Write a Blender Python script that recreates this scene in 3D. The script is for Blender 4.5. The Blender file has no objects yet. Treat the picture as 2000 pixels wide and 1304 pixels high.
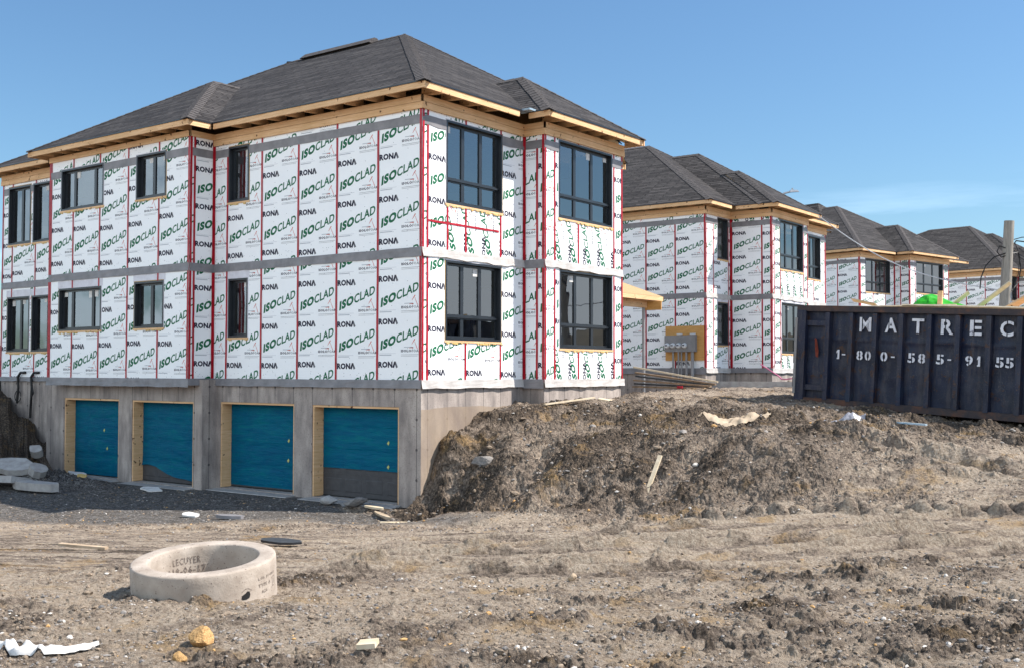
import bpy, bmesh, math, random
import numpy as np
from mathutils import Vector, Matrix, Quaternion
random.seed(7); rng = np.random.default_rng(7)
S = bpy.context.scene; COL = S.collection
# ------------------------------------------------------------------ camera
def add_camera():
    yaw, pitch, roll = [math.radians(a) for a in (36.855, 1.887, 0.095)]
    F = Vector((-math.sin(yaw)*math.cos(pitch), math.cos(yaw)*math.cos(pitch), math.sin(pitch)))
    R = Vector((math.cos(yaw), math.sin(yaw), 0)); U = R.cross(F)
    R2 = R*math.cos(roll)+U*math.sin(roll); U2 = -R*math.sin(roll)+U*math.cos(roll)
    cd = bpy.data.cameras.new('camera'); c = bpy.data.objects.new('camera', cd); COL.objects.link(c)
    m = Matrix.Identity(4)
    for i, v in enumerate((R2, U2, -F)):
        for j in range(3): m[j][i] = v[j]
    m.translation = Vector((14.926, -16.861, 0.189)); c.matrix_world = m
    cd.sensor_width = 36; cd.lens = 36*2170.76/2000; cd.clip_start = .1; cd.clip_end = 3000
    S.camera = c
add_camera()
# ------------------------------------------------------------------ sky, sun, exposure
SUN_EL, SUN_AZ = math.radians(49), math.atan2(.825, .565)
w = bpy.data.worlds.new('World'); S.world = w; w.use_nodes = True
nt = w.node_tree; bg = nt.nodes['Background']
sky = nt.nodes.new('ShaderNodeTexSky'); sky.sky_type = 'NISHITA'; sky.sun_disc = False
sky.sun_elevation = SUN_EL; sky.sun_rotation = SUN_AZ; sky.air_density = 1.15; sky.dust_density = .6; sky.ozone_density = 1.6
tc = nt.nodes.new('ShaderNodeTexCoord'); mp = nt.nodes.new('ShaderNodeMapping'); mp.inputs['Scale'].default_value = (2.2, 2.2, 22)
nz = nt.nodes.new('ShaderNodeTexNoise'); nz.inputs['Scale'].default_value = 1.6; nz.inputs['Detail'].default_value = 7; nz.inputs['Roughness'].default_value = .6
cr = nt.nodes.new('ShaderNodeValToRGB'); cr.color_ramp.elements[0].position = .52; cr.color_ramp.elements[1].position = .78
sx = nt.nodes.new('ShaderNodeSeparateXYZ'); mr = nt.nodes.new('ShaderNodeMapRange')
mr.inputs[1].default_value = .17; mr.inputs[2].default_value = .10; mr.inputs[3].default_value = 0; mr.inputs[4].default_value = .75
mu = nt.nodes.new('ShaderNodeMath'); mu.operation = 'MULTIPLY'
mx = nt.nodes.new('ShaderNodeMix'); mx.data_type = 'RGBA'; mx.inputs[7].default_value = (10.6, 10.6, 11.2, 1)
L = nt.links.new
L(tc.outputs['Generated'], mp.inputs['Vector']); L(mp.outputs[0], nz.inputs['Vector']); L(nz.outputs['Fac'], cr.inputs[0])
L(tc.outputs['Generated'], sx.inputs[0]); L(sx.outputs['Z'], mr.inputs[0]); L(mr.outputs[0], mu.inputs[0]); L(cr.outputs[0], mu.inputs[1])
L(mu.outputs[0], mx.inputs[0]); L(sky.outputs[0], mx.inputs[6])
def wmath(op, a, b=0.0, c=None):
    o = nt.nodes.new('ShaderNodeMath'); o.operation = op
    for v, k in ((a, 0), (b, 1), (c, 2)):
        if v is None: continue
        if isinstance(v, (int, float)): o.inputs[k].default_value = v
        else: L(v, o.inputs[k])
    return o.outputs[0]
def wmap(v, a, b, c=0., d=1.):
    o = nt.nodes.new('ShaderNodeMapRange'); o.interpolation_type = 'SMOOTHSTEP'
    for k, q in enumerate((v, a, b, c, d)):
        if isinstance(q, (int, float)): o.inputs[k].default_value = q
        else: L(q, o.inputs[k])
    return o.outputs[0]
# unseen cloud bank added on the southern side, behind the camera, to fill shade
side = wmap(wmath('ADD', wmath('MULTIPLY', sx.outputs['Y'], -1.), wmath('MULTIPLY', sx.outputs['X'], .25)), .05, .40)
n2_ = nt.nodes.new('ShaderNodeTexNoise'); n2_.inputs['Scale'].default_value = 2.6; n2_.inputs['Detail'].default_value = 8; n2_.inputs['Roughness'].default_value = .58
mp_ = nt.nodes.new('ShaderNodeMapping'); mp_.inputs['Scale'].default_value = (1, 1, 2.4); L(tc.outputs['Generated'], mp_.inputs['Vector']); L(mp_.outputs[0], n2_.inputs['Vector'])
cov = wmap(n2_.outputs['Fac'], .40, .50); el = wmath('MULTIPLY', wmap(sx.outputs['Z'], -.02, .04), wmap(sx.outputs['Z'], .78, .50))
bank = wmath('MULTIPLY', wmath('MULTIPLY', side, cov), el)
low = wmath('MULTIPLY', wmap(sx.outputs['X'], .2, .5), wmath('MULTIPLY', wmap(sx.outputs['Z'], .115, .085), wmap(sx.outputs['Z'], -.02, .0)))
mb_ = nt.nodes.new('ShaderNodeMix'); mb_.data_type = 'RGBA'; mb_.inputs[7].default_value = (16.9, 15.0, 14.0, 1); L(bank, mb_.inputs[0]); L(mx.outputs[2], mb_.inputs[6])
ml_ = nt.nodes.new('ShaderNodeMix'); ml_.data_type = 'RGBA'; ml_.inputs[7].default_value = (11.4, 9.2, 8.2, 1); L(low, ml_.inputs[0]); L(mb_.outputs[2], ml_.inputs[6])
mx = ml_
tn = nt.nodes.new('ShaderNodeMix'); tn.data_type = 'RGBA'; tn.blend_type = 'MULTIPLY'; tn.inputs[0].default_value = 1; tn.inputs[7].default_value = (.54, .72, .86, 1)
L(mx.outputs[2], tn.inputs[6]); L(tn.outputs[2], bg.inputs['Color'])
bg.inputs['Strength'].default_value = .10
sd = bpy.data.lights.new('sun', 'SUN'); so = bpy.data.objects.new('sun', sd); COL.objects.link(so)
sd.energy = 4.7; sd.angle = math.radians(.53); sd.color = (1, .94, .86)
sv = Vector((math.sin(SUN_AZ)*math.cos(SUN_EL), math.cos(SUN_AZ)*math.cos(SUN_EL), math.sin(SUN_EL)))
so.rotation_euler = sv.to_track_quat('Z', 'Y').to_euler(); so.location = (30, 10, 40)
S.view_settings.view_transform = 'Standard'; S.view_settings.look = 'None'; S.view_settings.exposure = .82
S.render.engine = 'CYCLES'
# ------------------------------------------------------------------ materials
def mat(name, col, rough=.7, spec=.4, metal=0):
    m = bpy.data.materials.new(name); m.use_nodes = True
    b = m.node_tree.nodes['Principled BSDF']
    b.inputs['Base Color'].default_value = (*col, 1); b.inputs['Roughness'].default_value = rough
    b.inputs['Specular IOR Level'].default_value = spec; b.inputs['Metallic'].default_value = metal
    return m
class NG:
    def __init__(s, m): s.t = m.node_tree; s.b = s.t.nodes['Principled BSDF']
    def n(s, typ, **kw):
        o = s.t.nodes.new(typ)
        for k, v in kw.items():
            if k.startswith('i_'): o.inputs[k[2:].replace('_', ' ')].default_value = v
            else: setattr(o, k, v)
        return o
    def l(s, a, b): s.t.links.new(a, b)
    def coord(s, kind='Object', scale=(1, 1, 1)):
        t = s.n('ShaderNodeTexCoord'); m = s.n('ShaderNodeMapping'); m.inputs['Scale'].default_value = scale
        s.l(t.outputs[kind], m.inputs['Vector']); return m.outputs[0]
    def noise(s, vec, scale, detail=5, rough=.6, dist=0):
        o = s.n('ShaderNodeTexNoise'); o.inputs['Scale'].default_value = scale; o.inputs['Detail'].default_value = detail
        o.inputs['Roughness'].default_value = rough; o.inputs['Distortion'].default_value = dist; s.l(vec, o.inputs['Vector']); return o.outputs['Fac']
    def ramp(s, fac, stops):
        o = s.n('ShaderNodeValToRGB'); e = o.color_ramp.elements
        while len(e) < len(stops): e.new(.5)
        for i, (p, c) in enumerate(stops): e[i].position = p; e[i].color = (*c, 1) if len(c) == 3 else c
        s.l(fac, o.inputs[0]); return o.outputs[0]
    def mix(s, fac, a, b, mode='MIX'):
        o = s.n('ShaderNodeMix', data_type='RGBA', blend_type=mode)
        for v, k in ((fac, 0), (a, 6), (b, 7)):
            if isinstance(v, (int, float)): o.inputs[k].default_value = v
            elif isinstance(v, tuple): o.inputs[k].default_value = (*v, 1)
            else: s.l(v, o.inputs[k])
        return o.outputs[2]
    def math(s, op, a, b=0):
        o = s.n('ShaderNodeMath', operation=op)
        for v, k in ((a, 0), (b, 1)):
            if isinstance(v, (int, float)): o.inputs[k].default_value = v
            else: s.l(v, o.inputs[k])
        return o.outputs[0]
    def bump(s, h, st=.3, d=.01, normal=None):
        o = s.n('ShaderNodeBump'); o.inputs['Strength'].default_value = st; o.inputs['Distance'].default_value = d
        s.l(h, o.inputs['Height'])
        if normal: s.l(normal, o.inputs['Normal'])
        s.l(o.outputs[0], s.b.inputs['Normal']); return o.outputs[0]
    def base(s, c): s.l(c, s.b.inputs['Base Color'])
M = {}
def two_tone(name, c1, c2, scale=8, rough=.75, stretch=(1, 1, 1), bump=.15, lo=.35, hi=.65, spec=.3, metal=0):
    m = mat(name, c1, rough, spec, metal); g = NG(m); v = g.coord('Object', stretch); f = g.noise(v, scale, 6)
    g.base(g.ramp(f, [(lo, c1), (hi, c2)])); 
    if bump: g.bump(f, bump, .01)
    M[name] = m; return m
def build_mats():
    # printed white sheathing
    m = mat('sheathing', (.76, .78, .82), .38, .45); g = NG(m); v = g.coord('Object')
    f = g.noise(v, 1.3, 4); f2 = g.noise(v, 14, 4)
    g.base(g.mix(f, (.92, .92, .92), (.85, .86, .88))); g.bump(g.math('ADD', f2, g.math('MULTIPLY', g.noise(v, 2.6, 3), 2.5)), .22, .02); M['sheathing'] = m
    two_tone('sheath_blank', (.70, .69, .74), (.58, .56, .60), 5, .5)
    two_tone('ink_green', (.004, .095, .040), (.010, .155, .070), 9, .6, bump=0)
    two_tone('ink_dark', (.012, .012, .03), (.025, .022, .05), 9, .6, bump=0)
    two_tone('ink_grey', (.10, .105, .12), (.16, .16, .18), 9, .6, bump=0)
    two_tone('ink_pale', (.42, .44, .48), (.5, .52, .56), 9, .6, bump=0)
    two_tone('ink_red', (.55, .055, .03), (.65, .10, .05), 9, .6, bump=0)
    two_tone('tape', (.30, .004, .014), (.46, .014, .03), 7, .35, bump=.3)
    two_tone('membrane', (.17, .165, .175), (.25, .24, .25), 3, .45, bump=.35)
    two_tone('membrane_sunlit', (.42, .39, .37), (.55, .52, .50), 3, .5, bump=.5)  # lighter copy of the membrane for sun-facing walls, sunlight put into the colour
    # pine boards
    m = mat('pine', (.6, .38, .17), .7, .25); g = NG(m); v = g.coord('Object'); v2 = g.coord('Object', (.7, .7, 14))
    f = g.noise(v2, 3, 6, .65, .6); big = g.noise(v, 1.1, 3); kn = g.noise(v, 9, 2, .4)
    c = g.ramp(f, [(.3, (.60, .355, .175)), (.52, (.76, .485, .27)), (.75, (.84, .60, .38))])
    c = g.mix(g.ramp(big, [(.35, (0, 0, 0)), (.7, (1, 1, 1))]), c, (.50, .30, .13), 'MIX')
    c = g.mix(.55, c, g.ramp(f, [(.3, (.60, .355, .175)), (.52, (.76, .485, .27)), (.75, (.84, .60, .38))]))
    c = g.mix(g.ramp(kn, [(.68, (0, 0, 0)), (.73, (1, 1, 1))]), c, (.12, .055, .025)); g.base(c); g.bump(f, .2, .005); M['pine'] = m
    two_tone('osb', (.34, .22, .11), (.46, .32, .17), 30, .8)
    two_tone('plywood', (.50, .25, .07), (.60, .33, .11), 4, .6, (1, 1, 3))
    two_tone('weathered_wood', (.50, .40, .27), (.68, .57, .42), 6, .8, (1, 1, 1))
    two_tone('dark_wood', (.16, .11, .07), (.28, .19, .12), 6, .8)
    # concrete, with form-board joints and tie marks; UV in metres along the wall
    for nm, ca, cb, cd_ in (('concrete', (.30, .255, .232), (.47, .405, .36), (.13, .108, .098)),):
        m = mat(nm, ca, .85, .25); g = NG(m); uv = g.coord('UV'); v = g.coord('Object'); vs = g.coord('Object', (2.4, 2.4, .6))
        f = g.noise(v, 1.6, 6); fs = g.noise(vs, 1.5, 5); ff = g.noise(v, 45, 4)
        c = g.ramp(f, [(.3, ca), (.7, cb)]); c = g.mix(g.ramp(fs, [(.36, (.85, .85, .85)), (.60, (0, 0, 0))]), c, (.20, .172, .16))
        c = g.mix(g.math('MULTIPLY', g.ramp(ff, [(.56, (0, 0, 0)), (.66, (1, 1, 1))]), .55), c, cd_)
        sp = g.n('ShaderNodeSeparateXYZ'); g.l(uv, sp.inputs[0])
        fr = g.math('FRACT', g.math('DIVIDE', sp.outputs[0], .61)); dd = g.math('ABSOLUTE', g.math('SUBTRACT', fr, .5))
        line = g.math('LESS_THAN', dd, .015)
        fz = g.math('FRACT', g.math('DIVIDE', g.math('ADD', sp.outputs[1], .5), .61)); dz = g.math('ABSOLUTE', g.math('SUBTRACT', fz, .5))
        dot = g.math('LESS_THAN', g.math('ADD', g.math('MULTIPLY', dd, dd), g.math('MULTIPLY', dz, dz)), .0024)
        c = g.mix(g.math('MULTIPLY', line, .75), c, (.09, .08, .075)); c = g.mix(g.math('MULTIPLY', dot, .8), c, (.06, .05, .05))
        # soil clings to the wall where the fill stood, up to 0.6 m below the top (u > 90 marks that wall)
        soil = g.math('MULTIPLY', g.math('GREATER_THAN', sp.outputs[0], 90), g.math('LESS_THAN', g.math('ADD', sp.outputs[1], g.math('MULTIPLY', g.noise(v, .7, 3), .16)), -.50))
        soilc = g.ramp(g.noise(v, .9, 5, .6, 1.5), [(.3, (.20, .148, .112)), (.75, (.36, .275, .19))])
        c = g.mix(g.math('MULTIPLY', soil, .72), c, soilc)
        g.base(c); g.bump(g.math('SUBTRACT', g.math('ADD', g.math('MULTIPLY', ff, .3), f), line), .5, .012); M[nm] = m
    two_tone('ring_concrete', (.50, .44, .385), (.66, .60, .53), 5, .85, bump=.4)
    g = NG(M['ring_concrete']); v = g.coord('Object'); f = g.noise(v, 5, 6); s_ = g.noise(v, 40, 4)
    c = g.ramp(f, [(.3, (.30, .245, .20)), (.65, (.46, .395, .335))]); c = g.mix(g.ramp(s_, [(.62, (0, 0, 0)), (.68, (1, 1, 1))]), c, (.16, .12, .10))
    g.base(c); g.bump(s_, .35, .01)
    two_tone('slab_concrete', (.30, .28, .27), (.42, .40, .38), 6, .9)
    two_tone('black_alu', (.013, .016, .021), (.020, .024, .030), 3, .32, bump=0, spec=.5)
    # shingles, UV in metres
    m = mat('shingles', (.1, .09, .09), .9, .2); g = NG(m); uv = g.coord('UV'); v = g.coord('Object')
    br = g.n('ShaderNodeTexBrick', offset=.5); g.l(uv, br.inputs['Vector'])
    for k, val in (('Color1', (.028, .026, .026, 1)), ('Color2', (.068, .064, .063, 1)), ('Mortar', (.015, .013, .013, 1)), ('Scale', 1), ('Mortar Size', .02), ('Mortar Smooth', .25), ('Brick Width', .9), ('Row Height', .145)):
        br.inputs[k].default_value = val
    mp2 = g.coord('UV', (1.5, 1.1, 1)); f = g.noise(mp2, 2.2, 6, .7); fs = g.noise(uv, 70, 3)
    c = g.mix(.65, br.outputs['Color'], g.ramp(f, [(.3, (.55, .53, .53)), (.5, (1, .96, .95)), (.72, (1.8, 1.7, 1.62))]), 'MULTIPLY')
    c = g.mix(.5, c, g.ramp(fs, [(.3, (.4, .4, .4)), (.7, (1.6, 1.6, 1.6))]), 'MULTIPLY')
    sp = g.n('ShaderNodeSeparateXYZ'); g.l(uv, sp.inputs[0]); saw = g.math('FRACT', g.math('DIVIDE', sp.outputs[1], .145))
    g.base(c); g.bump(g.math('SUBTRACT', g.math('MULTIPLY', br.outputs['Fac'], -1.), saw), .9, .02); M['shingles'] = m
    two_tone('shingle_cap', (.045, .040, .040), (.10, .09, .087), 14, .9)
    # glass
    m = bpy.data.materials.new('glass'); m.use_nodes = True; t = m.node_tree; t.nodes.clear()
    o = t.nodes.new('ShaderNodeOutputMaterial'); mxs = t.nodes.new('ShaderNodeMixShader'); tr = t.nodes.new('ShaderNodeBsdfTransparent'); gl = t.nodes.new('ShaderNodeBsdfGlossy')
    gl.inputs['Roughness'].default_value = .012; gl.inputs['Color'].default_value = (.92, .96, 1, 1); tr.inputs[0].default_value = (.55, .62, .66, 1)
    fr = t.nodes.new('ShaderNodeFresnel'); fr.inputs[0].default_value = 2.5; t.links.new(fr.outputs[0], mxs.inputs[0])
    tcn = t.nodes.new('ShaderNodeTexCoord'); nn = t.nodes.new('ShaderNodeTexNoise'); nn.inputs['Scale'].default_value = 1.1; bp = t.nodes.new('ShaderNodeBump'); bp.inputs['Strength'].default_value = .25; bp.inputs['Distance'].default_value = .02
    t.links.new(tcn.outputs['Object'], nn.inputs['Vector']); t.links.new(nn.outputs[0], bp.inputs['Height']); t.links.new(bp.outputs[0], gl.inputs['Normal'])
    t.links.new(tr.outputs[0], mxs.inputs[1]); t.links.new(gl.outputs[0], mxs.inputs[2]); t.links.new(mxs.outputs[0], o.inputs[0]); M['glass'] = m
    # blue film on garage doors
    m = mat('blue_film', (.005, .13, .24), .45, .08); g = NG(m); v = g.coord('Object', (1, 1, 5)); f = g.noise(v, 1.6, 5, .6, .8); f2 = g.noise(g.coord('Object', (1, 1, 9)), 2.5, 5, .7)
    g.base(g.ramp(f, [(.3, (.0, .080, .165)), (.55, (.0, .110, .185)), (.75, (.0, .145, .185))])); g.bump(f2, .8, .03); M['blue_film'] = m
    two_tone('door_steel', (.055, .053, .056), (.075, .073, .075), 6, .55, bump=.05)
    two_tone('yellow_sticker', (.42, .45, .14), (.55, .55, .22), 8, .6, bump=0)
    two_tone('white_paper', (.52, .50, .48), (.72, .70, .68), 8, .6, bump=0)
    two_tone('foam', (.55, .36, .10), (.68, .5, .22), 20, .8, bump=.5)
    # dumpster
    m = mat('dumpster_paint', (.012, .02, .05), .5, .4); g = NG(m); v = g.coord('Object'); vs = g.coord('Object', (3, 3, .5))
    f = g.noise(v, 1.3, 6); fs = g.noise(vs, 2.2, 7, .7); fr_ = g.noise(v, 4.5, 9, .72, .5); ft = g.noise(v, 38, 4)
    c = g.ramp(f, [(.3, (.003, .007, .020)), (.6, (.007, .014, .042)), (.8, (.006, .027, .055))])
    c = g.mix(g.math('MULTIPLY', g.ramp(fs, [(.46, (0, 0, 0)), (.62, (1, 1, 1))]), .6), c, (.055, .05, .062))
    c = g.mix(g.ramp(fr_, [(.57, (0, 0, 0)), (.62, (1, 1, 1))]), c, (.05, .022, .014))
    c = g.mix(g.math('MULTIPLY', g.ramp(ft, [(.6, (0, 0, 0)), (.68, (1, 1, 1))]), .55), c, (.10, .092, .095))
    g.base(c); g.bump(g.math('ADD', fr_, fs), .35, .02); M['dumpster_paint'] = m
    m = mat('rusty_steel', (.05, .03, .025), .7, .4); g = NG(m); v = g.coord('Object'); f = g.noise(v, 3, 8, .7)
    g.base(g.ramp(f, [(.3, (.02, .022, .032)), (.5, (.05, .036, .036)), (.68, (.13, .055, .03))])); g.bump(f, .4, .01); M['rusty_steel'] = m
    m = mat('stencil_paint', (.6, .6, .66), .6, .3); g = NG(m); v = g.coord('Object'); f = g.noise(v, 7, 6, .7)
    g.base(g.ramp(f, [(.33, (.16, .16, .2)), (.40, (.62, .62, .68)), (.7, (.80, .80, .84))])); M['stencil_paint'] = m
    two_tone('rust_patch', (.13, .02, .012), (.22, .05, .03), 9, .8)
    two_tone('green_bag', (.02, .28, .015), (.05, .42, .03), 6, .35, bump=.6)
    two_tone('steel_grey', (.20, .195, .195), (.26, .25, .25), 3, .5, bump=.05)
    two_tone('conduit', (.24, .235, .24), (.32, .31, .31), 3, .45, bump=0)
    two_tone('meter_white', (.6, .6, .6), (.72, .72, .72), 3, .3, bump=0)
    two_tone('pole_wood', (.22, .20, .175), (.36, .33, .29), 5, .9, (6, 6, .4))
    two_tone('black_cable', (.012, .012, .013), (.02, .02, .02), 3, .5, bump=0)
    two_tone('pale_cable', (.5, .5, .5), (.6, .6, .6), 3, .5, bump=0)
    two_tone('white_pvc', (.6, .59, .55), (.7, .69, .66), 3, .4, bump=0)
    two_tone('pink_string', (.6, .16, .28), (.7, .22, .35), 3, .6, bump=0)
    two_tone('galvanised', (.30, .31, .33), (.4, .41, .43), 3, .4, bump=0, metal=.6)
    two_tone('ochre_rock', (.30, .16, .06), (.60, .38, .17), 14, .9, bump=1.)
    two_tone('grey_rock', (.16, .15, .145), (.30, .27, .245), 8, .9, bump=.6)
    two_tone('tan_rock', (.33, .24, .16), (.48, .37, .26), 8, .9, bump=.6)
    two_tone('tarp_beige', (.34, .26, .18), (.48, .385, .28), 6, .7, bump=.7)
    two_tone('clear_plastic', (.16, .16, .18), (.36, .36, .40), 12, .25, bump=.8)
    two_tone('blue_strip', (.22, .33, .42), (.4, .5, .58), 6, .3)
    two_tone('hill_green', (.045, .038, .022), (.12, .095, .06), .05, .95, bump=0)
    two_tone('interior_wall', (.30, .27, .24), (.40, .36, .32), 2, .9, bump=0)
build_mats()
# ------------------------------------------------------------------ object helpers
def setp(o, **kw):
    for k, v in kw.items():
        if v is not None: o[k] = v
    return o
def empty(name, loc=(0, 0, 0), rz=0, label=None, category=None, group=None):
    o = bpy.data.objects.new(name, None); COL.objects.link(o); o.location = loc; o.rotation_euler = (0, 0, math.radians(rz)); o.empty_display_size = .3
    return setp(o, label=label, category=category, group=group)
class MB:
    def __init__(s): s.v = []; s.f = []; s.mi = []; s.uv = []; s.mats = []
    def m(s, name):
        if name not in s.mats: s.mats.append(name)
        return s.mats.index(name)
    def poly(s, pts, m, uv=None):
        n = len(s.v); s.v += [tuple(p) for p in pts]; s.f.append(tuple(range(n, n+len(pts)))); s.mi.append(s.m(m))
        s.uv.append(uv if uv else [(p[0]+p[1], p[2]) for p in pts])
    def hexa(s, b, t, m, u=None):
        # b, t: 4 points bottom / top, counter-clockwise from above
        for q in ([b[3], b[2], b[1], b[0]], t, [b[0], b[1], t[1], t[0]], [b[1], b[2], t[2], t[1]], [b[2], b[3], t[3], t[2]], [b[3], b[0], t[0], t[3]]): s.poly(q, m)
    def box(s, x0, x1, y0, y1, z0, z1, m):
        s.hexa([(x0, y0, z0), (x1, y0, z0), (x1, y1, z0), (x0, y1, z0)], [(x0, y0, z1), (x1, y0, z1), (x1, y1, z1), (x0, y1, z1)], m)
    def bar(s, p, q, wd, ht, m, up=(0, 0, 1)):
        p, q = Vector(p), Vector(q); d = (q-p).normalized(); up = Vector(up)
        if abs(d.dot(up)) > .95: up = Vector((1, 0, 0))
        r = d.cross(up).normalized()*wd/2; u = r.cross(d).normalized()*ht/2
        a = [p-r-u, p+r-u, q+r-u, q-r-u]; b = [p-r+u, p+r+u, q+r+u, q-r+u]; s.hexa(a, b, m)
    def tube(s, pts, r, m, n=8, cap=True):
        pts = [Vector(p) for p in pts]; rs = r if isinstance(r, (list, tuple)) else [r]*len(pts); rings = []
        ref = None
        for i, p in enumerate(pts):
            d = (pts[min(i+1, len(pts)-1)]-pts[max(i-1, 0)]).normalized()
            if ref is None: ref = d.orthogonal().normalized()
            ref = (ref-d*ref.dot(d)).normalized(); b = d.cross(ref)
            rings.append([p+ref*math.cos(2*math.pi*k/n)*rs[i]+b*math.sin(2*math.pi*k/n)*rs[i] for k in range(n)])
        for a, b in zip(rings, rings[1:]):
            for k in range(n): s.poly([a[k], a[(k+1) % n], b[(k+1) % n], b[k]], m)
        if cap: s.poly(rings[0][::-1], m); s.poly(rings[-1], m)
    def build(s, name, parent=None, smooth=False, merge=False, **props):
        me = bpy.data.meshes.new(name); me.from_pydata(s.v, [], s.f)
        for k in s.mats: me.materials.append(M[k])
        me.polygons.foreach_set('material_index', s.mi)
        ul = me.uv_layers.new(name='UVMap'); flat = [c for f in s.uv for p in f for c in p]; ul.data.foreach_set('uv', flat)
        if merge:
            bm = bmesh.new(); bm.from_mesh(me); bmesh.ops.remove_doubles(bm, verts=bm.verts, dist=1e-5); bm.to_mesh(me); bm.free()
        if smooth: me.polygons.foreach_set('use_smooth', [True]*len(me.polygons))
        me.update(); o = bpy.data.objects.new(name, me); COL.objects.link(o)
        if parent: o.parent = parent
        return setp(o, **props)
# ------------------------------------------------------------------ lettering
def text_tris(txt, off=0.0, res=2, space=1.0):
    cu = bpy.data.curves.new('t', 'FONT'); cu.body = txt; cu.resolution_u = res; cu.offset = off; cu.size = 1; cu.space_character = space
    o = bpy.data.objects.new('t', cu); COL.objects.link(o); dg = bpy.context.evaluated_depsgraph_get(); dg.update()
    me = o.evaluated_get(dg).to_mesh(); v = np.array([tuple(p.co)[:2] for p in me.vertices]); me.calc_loop_triangles()
    f = [tuple(t.vertices) for t in me.loop_triangles]
    bpy.data.objects.remove(o); bpy.data.curves.remove(cu)
    return [v[list(t)] for t in f], v.min(0), v.max(0)
def fit(tr, x, y, wd, ht, shear=0, slant=0):
    tris, lo, hi = tr; out = []
    sx_, sy_ = wd/(hi[0]-lo[0]), ht/(hi[1]-lo[1])
    for t in tris:
        a = (t-lo)*[sx_, sy_]; X = a[:, 0]+a[:, 1]*slant; Y = a[:, 1]+a[:, 0]*shear
        out.append(np.stack([X+x, Y+y], 1))
    return out
def clip(poly, r):
    x0, x1, y0, y1 = r
    for ax, val, sg in ((0, x0, 1), (0, x1, -1), (1, y0, 1), (1, y1, -1)):
        out = []; n = len(poly)
        for i in range(n):
            a, b = poly[i], poly[(i+1) % n]; da, db = (a[ax]-val)*sg, (b[ax]-val)*sg
            if da >= 0: out.append(a)
            if (da >= 0) != (db >= 0):
                t = da/(da-db); out.append((a[0]+(b[0]-a[0])*t, a[1]+(b[1]-a[1])*t))
        poly = out
        if len(poly) < 3: return None
    return poly
def clip_all(polys, rects):
    out = []
    for p in polys:
        mn = (min(q[0] for q in p), min(q[1] for q in p)); mxx = (max(q[0] for q in p), max(q[1] for q in p))
        for r in rects:
            if mxx[0] <= r[0] or mn[0] >= r[1] or mxx[1] <= r[2] or mn[1] >= r[3]: continue
            if mn[0] >= r[0] and mxx[0] <= r[1] and mn[1] >= r[2] and mxx[1] <= r[3]: out.append(p); break
            c = clip([tuple(q) for q in p], r)
            if c: out.append(c)
    return out
def free_rects(r, holes):
    rs = [r]
    for h in holes:
        nx = []
        for a in rs:
            x0, x1, y0, y1 = a; hx0, hx1, hy0, hy1 = max(h[0], x0), min(h[1], x1), max(h[2], y0), min(h[3], y1)
            if hx0 >= hx1 or hy0 >= hy1: nx.append(a); continue
            if hx0 > x0: nx.append((x0, hx0, y0, y1))
            if hx1 < x1: nx.append((hx1, x1, y0, y1))
            if hy0 > y0: nx.append((hx0, hx1, y0, hy0))
            if hy1 < y1: nx.append((hx0, hx1, hy1, y1))
        rs = nx
    return rs
def quad(x0, x1, y0, y1): return [(x0, y0), (x1, y0), (x1, y1), (x0, y1)]
def stroke(a, b, t0, t1):
    a, b = np.array(a), np.array(b); d = (b-a)/np.linalg.norm(b-a); n = np.array([-d[1], d[0]])
    return [tuple(a-n*t0), tuple(b-n*t1), tuple(b+n*t1), tuple(a+n*t0)]
def make_tile():
    T = []
    iso = text_tris('ISO', .058, 3, 1.13); clad = text_tris('CLAD', .024, 3, 1.04); rona = text_tris('RON', .055, 2, 1.08)
    il = text_tris('ISOLO', .035, 1); fm = text_tris('FOAM', .006, 1)
    T.append(('ink_green', fit(iso, .085, -.012, .425, .20, .31, .10)))
    T.append(('ink_green', fit(clad, .53, .122, .605, .19, .31, .06)))
    T.append(('ink_dark', fit(rona, .03, -.365, .40, .13)+[stroke((.452, -.362), (.50, -.238), .024, .021)]))
    T.append(('ink_grey', [stroke((.50, -.238), (.556, -.362), .018, .027)]))
    T.append(('ink_dark', fit(il, .665, -.05, .29, .056)))
    T.append(('ink_grey', fit(fm, .965, -.05, .25, .056)))
    T.append(('ink_red', [stroke((.96, .11), (1.045, .215), .004, .011), stroke((1.035, .17), (1.115, .012), .003, .007), stroke((.885, .035), (1.0, .045), .003, .010), stroke((1.0, .045), (.97, .02), .009, .002)]))
    T.append(('ink_grey', [quad(.665, 1.17, -.103, -.097), quad(.665, 1.12, -.130, -.125)]))
    T.append(('ink_pale', [quad(.06, .52, -.075, -.070), quad(.06, .40, -.112, -.094), quad(.75, .98, .045, .06)]))
    return T
TILE = make_tile(); PITCH = .885
def tile_polys(u0, z, rot=False, cu=0, cz=0):
    for m, ps in TILE:
        if rot: yield m, [[(cu-q[1], cz+q[0]) for q in p] for p in ps]
        else: yield m, [[(u0+q[0], z+q[1]) for q in p] for p in ps]
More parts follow.
